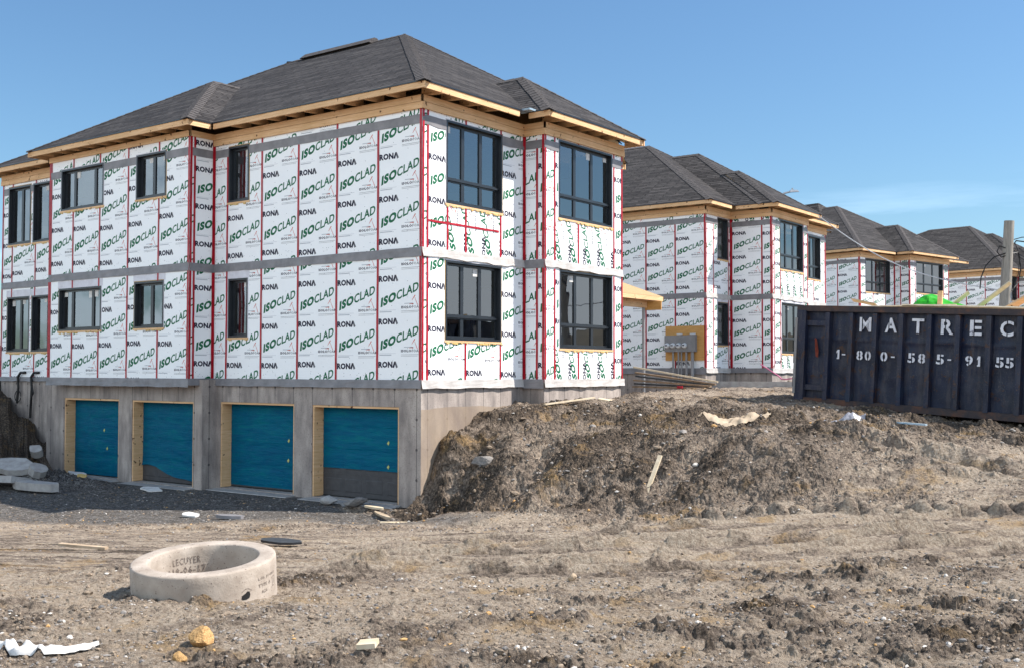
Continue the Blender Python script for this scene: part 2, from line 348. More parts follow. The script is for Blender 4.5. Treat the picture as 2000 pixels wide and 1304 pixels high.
# ------------------------------------------------------------------ house
EH = 5.965
ZM0, ZM1, ZU0, ZU1 = 2.50, 2.69, 5.21, 5.40
class Frame:
    def __init__(s, p0, p1):
        s.p0 = Vector((*p0, 0)); d = Vector((p1[0]-p0[0], p1[1]-p0[1], 0)); s.L = d.length; s.d = d.normalized(); s.n = Vector((s.d.y, -s.d.x, 0))
    def P(s, u, z, off=0): 
        q = s.p0+s.d*u+s.n*off; return (q.x, q.y, z)
    def box(s, mb, u0, u1, z0, z1, o0, o1, m):
        mb.hexa([s.P(u0, z0, o1), s.P(u1, z0, o1), s.P(u1, z0, o0), s.P(u0, z0, o0)], [s.P(u0, z1, o1), s.P(u1, z1, o1), s.P(u1, z1, o0), s.P(u0, z1, o0)], m)
def window(fr, parent, o, kind, rec=.10, sticker=True, lab=None):
    u0, u1, z0, z1 = o; mb = MB(); t = .045; K = 'black_alu'
    for a in ((u0, u0+t, z0, z1), (u1-t, u1, z0, z1), (u0+t, u1-t, z0, z0+t), (u0+t, u1-t, z1-t, z1)): fr.box(mb, *a, -rec-.05, .012, K)
    zs = [z0+t, z1-t]
    if kind == '3x2': zs = [z0+t, z0+(z1-z0)*.30, z1-t]; cols = [0, 1/3, 2/3, 1]
    elif kind == '3': cols = [0, .25, .75, 1]
    elif kind == '2': cols = [0, .5, 1]
    else: cols = [0, 1]
    W_ = u1-u0-2*t; us = [u0+t+W_*c for c in cols]; s_ = .05; panes = MB(); sts = []; bead = MB()
    for j in range(len(zs)-1):
        for i in range(len(us)-1):
            a0, a1, b0, b1 = us[i], us[i+1], zs[j], zs[j+1]
            for a in ((a0, a0+s_, b0, b1), (a1-s_, a1, b0, b1), (a0+s_, a1-s_, b0, b0+s_), (a0+s_, a1-s_, b1-s_, b1)): fr.box(mb, *a, -rec-.04, -rec+.012, K)
            p0_, p1_, q0, q1 = a0+s_, a1-s_, b0+s_, b1-s_
            panes.poly([fr.P(p0_, q0, -rec-.012), fr.P(p1_, q0, -rec-.012), fr.P(p1_, q1, -rec-.012), fr.P(p0_, q1, -rec-.012)], 'glass')
            for a in ((p0_, p0_+.010, q0, q1), (p1_-.010, p1_, q0, q1)): fr.box(bead, *a, -rec-.03, -rec-.02, 'steel_grey')
            if sticker and j == len(zs)-2 and random.random() < .55:
                st = MB()
                wd = min(.16, (p1_-p0_)*.7); h = random.uniform(.1, .18); d0 = random.choice([0, (p1_-p0_)-wd])
                st.poly([fr.P(p0_+d0, q1-h, -rec-.008), fr.P(p0_+d0+wd, q1-h, -rec-.008), fr.P(p0_+d0+wd, q1, -rec-.008), fr.P(p0_+d0, q1, -rec-.008)], 'white_paper'); sts.append(st)
    if kind == '3x2': fr.box(mb, u0+t, u1-t, zs[1]-.02, zs[1]+.02, -rec+.012, -rec+.045, K)
    wo = mb.build('window', parent, label=lab); panes.build('pane', wo); bead.build('glazing_bead', wo)
    for st in sts: st.build('sticker', wo)
    sl = MB(); fr.box(sl, u0-.03, u1+.03, z0-.045, z0-.003, -.1, .02, 'pine')
    n = int((u1-u0)/.12); us_ = [random.uniform(u0-.02, u1) for _ in range(n)]
    for q in us_: 
        h = random.uniform(.012, .035); fr.box(sl, q, q+random.uniform(.03, .12), z0-.045-h, z0-.047, .002, .018+random.uniform(0, .01), 'foam')
    sl.build('sill', wo)
    ed = MB(); e = .022
    for a in ((u0-e, u0-.002, z0, z1+e), (u1+.002, u1+e, z0, z1+e), (u0, u1, z1+.002, z1+e)): fr.box(ed, *a, -.1, .006, 'osb' if random.random() < .35 else 'sheath_blank')
    ed.build('window_surround', wo)
def strip(fr, mb, u0, u1, z0, z1, off, m, wave=.0, flare=0, step=.22, jit=.006):
    n = max(1, int((u1-u0)/step)); us = [u0+(u1-u0)*i/n for i in range(n+1)]; rows = 4 if (wave or flare) else 1
    G = []
    ph = random.uniform(0, 6)
    for i, u in enumerate(us):
        wv = wave*(.5+.5*math.sin(u*5+ph)+.35*math.sin(u*13+ph*2)); c = []
        for r in range(rows+1):
            t = r/rows
            z = z1+(z0-wv-z1)*t+random.uniform(-jit, jit)*(.4 if r in (0,) else 1)
            o = off+flare*t*t*(.6+.4*math.sin(u*9+ph))+(random.uniform(0, .006) if rows > 1 and 0 < t else 0)
            c.append(fr.P(u, z, o))
        G.append(c)
    for a, b in zip(G, G[1:]):
        for r in range(rows): mb.poly([a[r+1], b[r+1], b[r], a[r]], m)
def vtape(fr, mb, u, z0, z1, holes, wd=.056, off=.009):
    for (a, b, c, d) in free_rects((u-wd/2, u+wd/2, z0, z1), holes):
        if b-a < .01 or d-c < .03: continue
        n = max(1, int((d-c)/.35)); zs = [c+(d-c)*i/n for i in range(n+1)]; js = [random.uniform(-.004, .004) for _ in zs]
        q = MB()
        for i in range(n): q.poly([fr.P(a+js[i], zs[i], off), fr.P(b+js[i], zs[i], off), fr.P(b+js[i+1], zs[i+1], off), fr.P(a+js[i+1], zs[i+1], off)], 'tape')
        if d-c > .12: q.build('seam_tape', mb)
def clad(house, p0, p1, seams=None, wins=(), zt=5.655, phase=(.59, 3.16), sunny=False, boards=2, lab=None, corner=(1, 1), pw=1.22, rotzones=(), extra_tape=(), rona0=True, plain=False, band=True, beam=True):
    fr = Frame(p0, p1); Lw = fr.L; holes = [w_[:4] for w_ in wins]; mb = MB()
    for (a, b, c, d) in free_rects((0, Lw, -.02, zt), holes): mb.poly([fr.P(a, c), fr.P(b, c), fr.P(b, d), fr.P(a, d)], 'sheathing')
    for (a, b, c, d) in holes:
        for q in ([(a, c), (a, d)], [(b, d), (b, c)], [(b, c), (a, c)], [(a, d), (b, d)]):
            mb.poly([fr.P(*q[0]), fr.P(*q[1]), fr.P(*q[1], -.12), fr.P(*q[0], -.12)], 'osb')
    wall = mb.build('wall', house, label=lab)
    if plain: 
        for w_ in wins: window(fr, house, w_[:4], w_[4], sticker=False)
        return fr
    if seams is None: seams = [Lw-pw*k for k in range(0, int(Lw/pw)+2) if Lw-pw*k > -pw]
    seams = sorted(seams)
    if seams[0] > .05: seams = [seams[0]-pw]+seams
    pr = MB(); polys = {}
    patches = []
    for w_ in wins:   # unprinted patch above each opening
        if w_[3] < 5: patches.append((w_[0]-.05, w_[1]+.06, w_[3]+.01, min(w_[3]+.19, ZM0 if w_[3] < ZM0 else 5.2)))
    for si in range(len(seams)):
        a = seams[si]; b = seams[si+1] if si+1 < len(seams) else Lw
        ra, rb = max(a, 0), min(b, Lw)
        if rb-ra < .02: continue
        for zi, (z0, z1) in enumerate(((0, ZM0), (ZM1, ZU0), (ZU1, zt))):
            rz = [r for r in rotzones if r[0] < (ra+rb)/2 < r[1] and r[2] < (z0+z1)/2+0 and zi == r[4]]
            rects = free_rects((ra, rb, z0, z1), holes+patches+[r[:4] for r in rotzones if r[4] == zi])
            jz = random.uniform(-.035, .035); ph = phase[0]+jz if zi == 0 else phase[1]+random.choice([0, 0, -.07, .03])
            if zi == 2: ph += random.choice([.3, .15, -.2])
            k0 = int((z0-ph)/PITCH)-1
            for k in range(k0, k0+6):
                z = ph+k*PITCH
                if z > z1+.4 or z < z0-.6: continue
                for m, ps in tile_polys(a, z): polys.setdefault(m, []).extend(clip_all(ps, rects))
            # nails
            nails = []
            for uu in (.42, .83):
                zz = z0+random.uniform(.05, .15)
                while zz < z1: 
                    x = a+uu+random.uniform(-.02, .02); s_ = .0085
                    nails.append([(x-s_, zz), (x, zz-s_), (x+s_, zz), (x, zz+s_)]); zz += random.uniform(.16, .34)
            for _ in range(7):
                x = random.uniform(ra, rb); zz = z0+random.uniform(.03, .18); s_ = .009; nails.append([(x-s_, zz), (x, zz-s_), (x+s_, zz), (x, zz+s_)])
            polys.setdefault('ink_grey', []).extend(clip_all(nails, free_rects((ra, rb, z0, z1), holes)))
    for (a, b, c, d, zi) in rotzones:
        rects = free_rects((a, b, c, d), holes)
        for k in range(-1, int((b-a)/PITCH)+2):
            for m, ps in tile_polys(0, 0, True, a+.3+k*.62, c-.15+random.uniform(-.02, .02)):
                if m in ('ink_green', 'ink_dark', 'ink_grey', 'ink_red'): polys.setdefault(m, []).extend(clip_all(ps, rects))
    for m, ps in polys.items():
        o = .0022
        for p in ps: pr.poly([fr.P(q[0], q[1], o) for q in p], m)
    if pr.v: pr.build('printed_lettering', wall)
    if patches:
        for (a, b, c, d) in patches: pm = MB(); strip(fr, pm, a, b, c, d, .004, 'sheath_blank', jit=.004); pm.build('membrane_patch', wall)
    # tapes
    tp = wall
    for s_ in seams:
        if .03 < s_ < Lw-.03:
            vtape(fr, tp, s_, -.05+random.uniform(0, .04), ZM0, holes); vtape(fr, tp, s_, ZM1-.03, ZU0, holes); 
            if random.random() < .75: vtape(fr, tp, s_, ZU1, zt, holes)
    for e, u in ((corner[0], .028), (corner[1], Lw-.028)):
        if e: vtape(fr, tp, u, -.06, zt, holes, .060, .012)
    for (u, z0, z1, horiz) in extra_tape:
        if horiz: q = MB(); strip(fr, q, u, z1, z0-.022, z0+.022, .012, 'tape'); q.build('seam_tape', wall)
        else: vtape(fr, tp, u, z0, z1, holes)
    if band:
        bm_ = MB(); mm = 'membrane_sunlit' if sunny else 'membrane'
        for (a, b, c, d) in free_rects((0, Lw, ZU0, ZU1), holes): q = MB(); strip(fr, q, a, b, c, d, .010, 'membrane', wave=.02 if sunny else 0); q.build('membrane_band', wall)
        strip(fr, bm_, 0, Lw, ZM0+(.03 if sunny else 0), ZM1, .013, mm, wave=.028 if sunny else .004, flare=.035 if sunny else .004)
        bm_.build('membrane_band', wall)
    if beam:
        bo = MB()
        zb = [(5.79-.145*(k+1)+.010, 5.79-.145*k) for k in range(boards)]
        for k, (a, b) in enumerate(zb): 
            e0 = .045 if corner[0] else 0; e1 = .045 if corner[1] else 0
            q = MB(); fr.box(q, -e0, Lw+e1, a, b, .004, .045+.006*k, 'pine'); q.build('header_board', house)
    for w_ in wins: window(fr, house, w_[:4], w_[4])
    return fr
def skirt(house, p0, p1, sunny, drop=.17, ext=(0, 0)):
    fr = Frame(p0, p1); mb = MB(); mm = 'membrane_sunlit' if sunny else 'membrane'
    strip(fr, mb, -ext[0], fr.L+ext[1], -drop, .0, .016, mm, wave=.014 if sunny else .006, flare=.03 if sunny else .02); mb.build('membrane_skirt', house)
def foundation(house, p0, p1, z0, openings=(), mark=0, thick=.32, ztop=-.03):
    fr = Frame(p0, p1); mb = MB(); L_ = fr.L
    for (a, b, c, d) in free_rects((0, L_, z0, ztop), openings):
        mb.poly([fr.P(a, c), fr.P(b, c), fr.P(b, d), fr.P(a, d)], 'concrete', uv=[(mark+a+.1, c), (mark+b+.1, c), (mark+b+.1, d), (mark+a+.1, d)])
    for (a, b, c, d) in openings:
        for q in ([(a, c), (a, d)], [(b, d), (b, c)], [(a, d), (b, d)]):
            mb.poly([fr.P(*q[0]), fr.P(*q[1]), fr.P(*q[1], -thick), fr.P(*q[0], -thick)], 'concrete')
    mb.poly([fr.P(0, ztop), fr.P(L_, ztop), fr.P(L_, ztop, -thick), fr.P(0, ztop, -thick)], 'concrete')
    mb.build('foundation_wall', house); return fr
def roof(house, polys, name='roof', th=.03, cap=True, lab=None):
    mb = MB(); info = []
    for pts in polys:
        P_ = [Vector(p) for p in pts]; n = Vector((0, 0, 0))
        for i in range(len(P_)): n += P_[i].cross(P_[(i+1) % len(P_)])
        n.normalize()
        if n.z < 0: n = -n; P_ = P_[::-1]
        h = Vector((0, 0, 1)).cross(n).normalized(); v = n.cross(h)
        mb.poly(P_, 'shingles', uv=[(p.dot(h), p.dot(v)) for p in P_]); Q = [p-Vector((0, 0, th)) for p in P_]; mb.poly(Q[::-1], 'osb')
        for i in range(len(P_)):
            j = (i+1) % len(P_)
            if abs(P_[i].z-P_[j].z) < .01 and P_[i].z < EH+.2: mb.poly([Q[i], Q[j], P_[j], P_[i]], 'black_alu')
        info.append((P_, n, sum(P_, Vector())/len(P_)))
    ro = mb.build(name, house, label=lab)
    if cap:
        cm = MB()
        for i in range(len(info)):
            for j in range(i+1, len(info)):
                A, na, ca = info[i]; B, nb, cb = info[j]
                sh = [p for p in A if any((p-q).length < .03 for q in B)]
                if len(sh) == 2 and na.dot(cb-ca) < 0:
                    p, q = sorted(sh, key=lambda k: k.z); h = (q-p).normalized(); up = (na+nb).normalized()
                    nseg = max(1, int((q-p).length/.22))
                    for nn, cc in ((na, ca), (nb, cb)):
                        s_ = nn.cross(h).normalized()
                        if s_.dot(cc-p) < 0: s_ = -s_
                        for k in range(nseg):
                            a = p+(q-p)*(k/nseg)-h*.01; b = p+(q-p)*((k+1)/nseg); l0, l1 = .020, .010; w0 = .17+random.uniform(-.006, .006)
                            cm.poly([a+up*l0, b+up*l1, b+s_*w0+nn*l1, a+s_*w0+nn*l0], 'shingle_cap')
                            cm.poly([a+up*l0, a+s_*w0+nn*l0, a+s_*w0, a], 'shingle_cap'); cm.poly([a+s_*w0+nn*l0, b+s_*w0+nn*l1, b+s_*w0, a+s_*w0], 'shingle_cap')
        if cm.v: cm.build('ridge_cap', ro)
    return ro
def fascia(house, p0, p1, ext0=0, ext1=0, z0=None, z1=None, wallin=.42, rafters=True):
    fr = Frame(p0, p1); z0 = EH-.158 if z0 is None else z0; z1 = EH-.032 if z1 is None else z1
    # boards butt at random joints
    cuts = [ -ext0 ]; 
    while cuts[-1]+3.0 < fr.L+ext1-.8: cuts.append(cuts[-1]+random.uniform(2.4, 3.6))
    cuts.append(fr.L+ext1)
    for a, b in zip(cuts, cuts[1:]):
        q = MB(); dz = random.uniform(-.006, .004); fr.box(q, a, b-.003, z0+dz, z1, -.06, -.02, 'pine'); q.build('fascia_board', house)
    if rafters:
        n = int(fr.L/.61)
        base = None
        for i in range(n+1):
            u = .62+i*.61
            if u > fr.L-.62: break
            if base is None:
                q = MB(); q.hexa([fr.P(u, EH-.165, -.062), fr.P(u+.04, EH-.165, -.062), fr.P(u+.04, EH-.13, -wallin-.2), fr.P(u, EH-.13, -wallin-.2)], [fr.P(u, EH-.04, -.062), fr.P(u+.04, EH-.04, -.062), fr.P(u+.04, EH+.20, -wallin-.2), fr.P(u, EH+.20, -wallin-.2)], 'pine')
                base = q.build('rafter_tail', house); off0 = u
            else:
                c = base.copy(); COL.objects.link(c); c.parent = house; c.location = fr.d*(u-off0)
def bay_roof(xe, y0, y1, apex, xm, slope, eh=EH):
    # projecting hip on the +X side meeting a main plane that rises from X=xm with the given slope
    zr = apex[2]; back = (xm-(zr-eh)/slope, apex[1], zr); A = (xe, y0, eh); B = (xe, y1, eh); v0 = (xm, y0, eh); v1 = (xm, y1, eh)
    return [[A, B, apex], [v0, A, apex, back], [B, v1, back, apex]]
def garage_door(house, fr, o, film=0., film_shape=None, stickers=(), lab=None, rec=.30):
    u0, u1, z0, z1 = o; t = .045
    j = MB()
    fr.box(j, u0+.003, u0+t, z0, z1-.003, -rec-.03, -.02, 'pine'); fr.box(j, u1-t, u1-.003, z0, z1-.003, -rec-.03, -.02, 'pine'); fr.box(j, u0+t, u1-t, z1-t, z1-.003, -rec-.03, -.02, 'pine')
    j.build('door_jamb', house)
    d = MB(); a, b = u0+t+.004, u1-t-.004; n = 4; zb, zt = z0+.02, z1-t-.004; h = (zt-zb)/n
    fr.box(d, a, b, zb, zt, -rec-.04, -rec, 'door_steel')
    for k in range(n):
        nc = 4
        for c in range(nc):
            p0_, p1_ = a+(b-a)*(c+.1)/nc, a+(b-a)*(c+.9)/nc
            for q in ((p0_, p1_, zb+h*(k+.2), zb+h*(k+.8)),): 
                bx = .018
                d.hexa([fr.P(q[0], q[2], -rec), fr.P(q[1], q[2], -rec), fr.P(q[1], q[3], -rec), fr.P(q[0], q[3], -rec)], [fr.P(q[0]+bx, q[2]+bx, -rec+.009), fr.P(q[1]-bx, q[2]+bx, -rec+.009), fr.P(q[1]-bx, q[3]-bx, -rec+.009), fr.P(q[0]+bx, q[3]-bx, -rec+.009)], 'door_steel')
        if k: fr.box(d, a, b, zb+h*k-.004, zb+h*k+.004, -rec+.0005, -rec+.006, 'door_steel')
    fr.box(d, a, b, zb-.016, zb-.002, -rec-.04, -rec+.01, 'black_cable')
    do = d.build('garage_door', house, label=lab)
    # film wrapped over the sections, following their relief with wrinkles
    g = MB(); nu, nz_ = 30, 56; ph = random.uniform(0, 9)
    def off(u, z):
        t_ = (z-zb)/h % 1; w_ = .019 if .16 < t_ < .84 and .07 < ((u-a)/(b-a)*4) % 1 < .93 else .006
        return -rec+w_+.003+.0025*math.sin(z*37+3*math.sin(u*3+ph))*math.sin(u*2.1+ph)
    def zlow(u):
        return zb+film_shape((u-a)/(b-a)) if film_shape else zb+film
    G = [[None]*(nz_+1) for _ in range(nu+1)]
    for i in range(nu+1):
        u = a+.004+(b-a-.008)*i/nu; zl = zlow(u)
        for k in range(nz_+1):
            z = zl+(zt-.01-zl)*k/nz_; G[i][k] = fr.P(u, z, off(u, z)+(.03*math.exp(-k/3.) if film_shape else 0))
    for i in range(nu):
        for k in range(nz_): g.poly([G[i][k], G[i+1][k], G[i+1][k+1], G[i][k+1]], 'blue_film')
    g.build('plastic_film', do, smooth=True, merge=True)
    for (su, sz) in stickers:
        s_ = MB(); uu, zz = a+su*(b-a), zb+sz*(zt-zb); e = .045
        s_.poly([fr.P(uu-e, zz, -rec+.030), fr.P(uu, zz-e*.9, -rec+.030), fr.P(uu+e*.7, zz+e*.3, -rec+.030), fr.P(uu+e*.1, zz+e*1.2, -rec+.030)], 'yellow_sticker'); s_.build('sticker', do)
    sl = MB(); sl.hexa([fr.P(u0-.1, z0-.12, .35), fr.P(u1+.1, z0-.12, .35), fr.P(u1+.02, z0-.12, -rec-.2), fr.P(u0-.02, z0-.12, -rec-.2)], [fr.P(u0-.1, z0-.035, .32), fr.P(u1+.1, z0-.035, .32), fr.P(u1-.001, z0, -rec-.2), fr.P(u0+.001, z0, -rec-.2)], 'slab_concrete')
    sl.build('door_threshold', house)
def interior(house, x0, x1, y0, y1, z0=-.02):
    mb = MB()
    for z in (z0, 2.55, 5.45): mb.box(x0+.2, x1-.2, y0+.2, y1-.2, z, z+.1, 'osb')
    for (a, b) in ((.33, 0), (.66, 0)):
        x = x0+(x1-x0)*a; mb.box(x, x+.12, y0+1.2, y1-3.5, z0+.1, 2.5, 'interior_wall'); mb.box(x, x+.12, y0+1.2, y1-3.5, 2.65, 5.4, 'interior_wall')
    mb.box(x0+3, x1-3, (y0+y1)/2, (y0+y1)/2+.12, 2.65, 5.4, 'interior_wall')
    mb.build('floor', house)
def ridge_vent(ro, p, q, y, z):
    mb = MB(); w_ = .28
    mb.hexa([(p, y-w_, z-.10), (q, y-w_, z-.10), (q, y+w_, z-.10), (p, y+w_, z-.10)], [(p, y-w_*.2, z+.075), (q, y-w_*.2, z+.075), (q, y+w_*.2, z+.075), (p, y+w_*.2, z+.075)], 'shingle_cap'); mb.build('ridge_vent', ro)
# ---- house 1 (nearest)
def house_one():
    H = empty('house', (0, 0, 0), 0, 'nearest unfinished two storey house with four blue garage doors in its basement wall', 'house', 'unfinished row houses')
    # south walls, left to right: wing, bump, main
    wl, wr = -16.2, -12.54
    clad(H, (wl, 0), (wr, 0), wins=[(.32, 1.50, .70, 2.26, '2'), (1.62, 3.0, .70, 2.26, '2'), (.32, 1.50, 3.76, 5.42, '2'), (1.62, 3.0, 3.76, 5.42, '2')], corner=(1, 0), phase=(.22, 3.24), seams=[0.02, .55, 1.77, 2.99], pw=1.2)
    b0 = -12.54
    clad(H, (b0, -.7), (-6.6, -.7), seams=[.09, 1.12, 2.31, 3.52, 4.76, 5.94], pw=1.2, zt=5.80, boards=1,
         wins=[(.50, 2.42, 1.20, 2.30, '3'), (3.82, 4.99, 1.20, 2.32, '2'), (.54, 2.46, 4.34, 5.42, '3'), (3.84, 5.03, 4.34, 5.43, '2')], phase=(.22, 3.24))
    clad(H, (b0, 0), (b0, -.7), seams=[0], wins=(), zt=5.80, boards=1)
    clad(H, (-6.6, -.7), (-6.6, 0), seams=[-.55, .13], zt=5.80, boards=1, corner=(1, 1), phase=(.62, 3.45), pw=1.22)
    clad(H, (-6.6, 0), (0, 0), wins=[(.56, 1.25, .95, 2.32, '1'), (.53, 1.26, 4.12, 5.43, '1')], corner=(1, 1), phase=(.59, 3.16))
    # east walls
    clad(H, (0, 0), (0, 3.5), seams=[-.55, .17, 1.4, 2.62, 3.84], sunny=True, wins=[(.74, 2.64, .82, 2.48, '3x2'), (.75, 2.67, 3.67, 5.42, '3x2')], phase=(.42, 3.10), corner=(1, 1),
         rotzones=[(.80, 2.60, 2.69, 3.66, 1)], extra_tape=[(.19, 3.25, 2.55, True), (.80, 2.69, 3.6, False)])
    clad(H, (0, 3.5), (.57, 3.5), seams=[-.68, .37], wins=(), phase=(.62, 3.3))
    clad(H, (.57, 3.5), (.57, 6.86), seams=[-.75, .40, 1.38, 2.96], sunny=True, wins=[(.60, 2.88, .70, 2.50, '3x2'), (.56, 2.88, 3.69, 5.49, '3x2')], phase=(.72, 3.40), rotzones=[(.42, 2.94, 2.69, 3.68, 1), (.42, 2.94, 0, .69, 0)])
    clad(H, (.57, 6.86), (-1, 6.86), plain=True, beam=False); clad(H, (-1, 6.86), (-1, 8.6), plain=True)
    clad(H, (-1, 8.6), (-16.2, 8.6), plain=True, wins=[(1.5+3*k, 3.4+3*k, z, z+1.3, '2') for k in range(4) for z in (1.0, 3.9)])
    clad(H, (-16.2, 8.6), (-16.2, 0), plain=True, wins=[(3.2, 4.6, 1.0, 2.3, '2'), (3.2, 4.6, 3.9, 5.3, '2'), (6.2, 7.6, 1.0, 2.3, '2'), (6.2, 7.6, 3.9, 5.3, '2')])
    interior(H, -16.2, -.9, 0, 8.6)
    skirt(H, (-16.2, 0), (-12.54, 0), False, .12); skirt(H, (-12.56, -.7), (-6.56, -.7), False, .2); skirt(H, (-6.58, -.72), (-6.58, 0), False, .16); skirt(H, (-6.6, 0), (0.01, 0), False, .17)
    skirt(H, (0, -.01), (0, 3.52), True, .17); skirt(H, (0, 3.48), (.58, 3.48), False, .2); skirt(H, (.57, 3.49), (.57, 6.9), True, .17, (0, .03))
    # foundations
    foundation(H, (-16.2, .03), (-13.05, .03), -3.2)
    fr1 = foundation(H, (-13.05, -.4), (-6.45, -.4), -3.2, [(.85, 3.30, -2.55, -.54), (3.85, 6.28, -2.55, -.55)])
    foundation(H, (-13.05, .3), (-13.05, -.4), -3.2); foundation(H, (-6.45, -.4), (-6.45, .03), -3.2)
    fr2 = foundation(H, (-6.45, .03), (-.03, .03), -3.2, [(.12, 2.67, -2.55, -.55), (3.25, 5.82, -2.55, -.56)])
    foundation(H, (-.03, .03), (-.03, 3.53), -3.2, mark=91.5); foundation(H, (-.03, 3.53), (.54, 3.53), -3.2); foundation(H, (.54, 3.53), (.54, 6.83), -3.2); foundation(H, (.54, 6.83), (-1.03, 6.83), -3.2)
    foundation(H, (-1.03, 6.83), (-1.03, 8.57), -3.2); foundation(H, (-1.03, 8.57), (-16.2, 8.57), -3.2); foundation(H, (-16.17, 8.57), (-16.17, .03), -3.2)
    fl = MB(); fl.box(-12.6, -6.58, -.66, -.42, -.06, -.025, 'osb'); fl.build('cantilever_soffit', H)
    ln = MB(); ln.box(-13.0, -.1, .9, 1.0, -3.1, -.1, 'interior_wall'); ln.build('garage_partition', H)
    garage_door(H, fr1, (.85, 3.30, -2.55, -.54), 0., stickers=[(.58, .60), (.64, .36)], lab='leftmost garage door, blue film all the way down with two yellow stickers')
    garage_door(H, fr1, (3.85, 6.28, -2.55, -.55), 0., film_shape=lambda t: .36-.33*min(1, max(0, (t-.1)/.75))**1.2+.04*math.sin(t*9), lab='garage door whose blue film hangs torn over its dark lower edge')
    garage_door(H, fr2, (.12, 2.67, -2.55, -.55), .03, stickers=[(.83, .58), (.825, .35)], lab='garage door fully covered in blue film, third from the left')
    garage_door(H, fr2, (3.25, 5.82, -2.55, -.56), .60, stickers=[(.80, .62), (.80, .36)], lab='rightmost garage door, dark grey below the edge of its blue film')
    # roof
    R_, ZR = 5.38, 9.33; A = (-5.4, R_, ZR); B = (-9.9, R_, ZR); x1, x0, y0, y1 = .42, -16.62, -.42, 11.18
    y1 = 9.0; SE, SW, NE, NW = (x1, y0, EH), (x0, y0, EH), (-.6, y1, EH-.15), (x0, y1, EH-.15); s = (ZR-EH)/(R_-y0)
    H7 = (A[0]+(x1-A[0])*.7, A[1]+(9.0-A[1])*.7, ZR+(EH-ZR)*.7)
    ro = roof(H, [[SW, SE, A, B], [SE, (x1, 6.9, EH), H7, A], [H7, (x1, 6.9, EH), NE], [NE, NW, B, A, H7], [NW, SW, B]], cap=True); ridge_vent(ro, -9.3, -6.5, R_, ZR+.02)
    ap = (-9.57, 2.27, 8.03); yb = y0+(8.03-EH)/s
    roof(H, [[(-12.96, -1.12, EH), (-6.18, -1.12, EH), ap], [(-6.18, -1.12, EH), (-6.18, y0, EH), (-9.57, yb, 8.03), ap], [(-12.96, y0, EH), (-12.96, -1.12, EH), ap, (-9.57, yb, 8.03)]], 'bay_roof')
    roof(H, bay_roof(.99, 3.08, 7.28, (-1.27, 5.18, 7.45), x1, (ZR-EH)/(x1+5.4)), 'bay_roof')
    fascia(H, (x0, y0), (-12.96, y0)); fascia(H, (-12.96, y0), (-12.96, -1.12), rafters=False); fascia(H, (-12.96, -1.12), (-6.18, -1.12)); fascia(H, (-6.18, -1.12), (-6.18, y0), -.06, 0, rafters=False)
    fascia(H, (-6.18, y0), (x1, y0), -.02); fascia(H, (x1, y0), (x1, 3.08), -.061, -.28, wallin=.42); fascia(H, (x1, 3.08), (.99, 3.08), 0, 0, rafters=False); fascia(H, (.99, 3.08), (.99, 7.28), -.061); fascia(H, (.99, 7.28), (x1, 7.28), rafters=False); fascia(H, (-.6, 7.0), (-.6, y1), z0=EH-.33, z1=EH-.19)
    fascia(H, (-.6, y1), (x0, y1), rafters=False, z0=EH-.33, z1=EH-.19); fascia(H, (x0, y1), (x0, y0), rafters=False)
    fl = MB(); fl.box(.22, .62, 2.86, 3.12, EH-.02, EH+.02, 'blue_strip'); fl.build('flashing', H)
    return H
house_one()
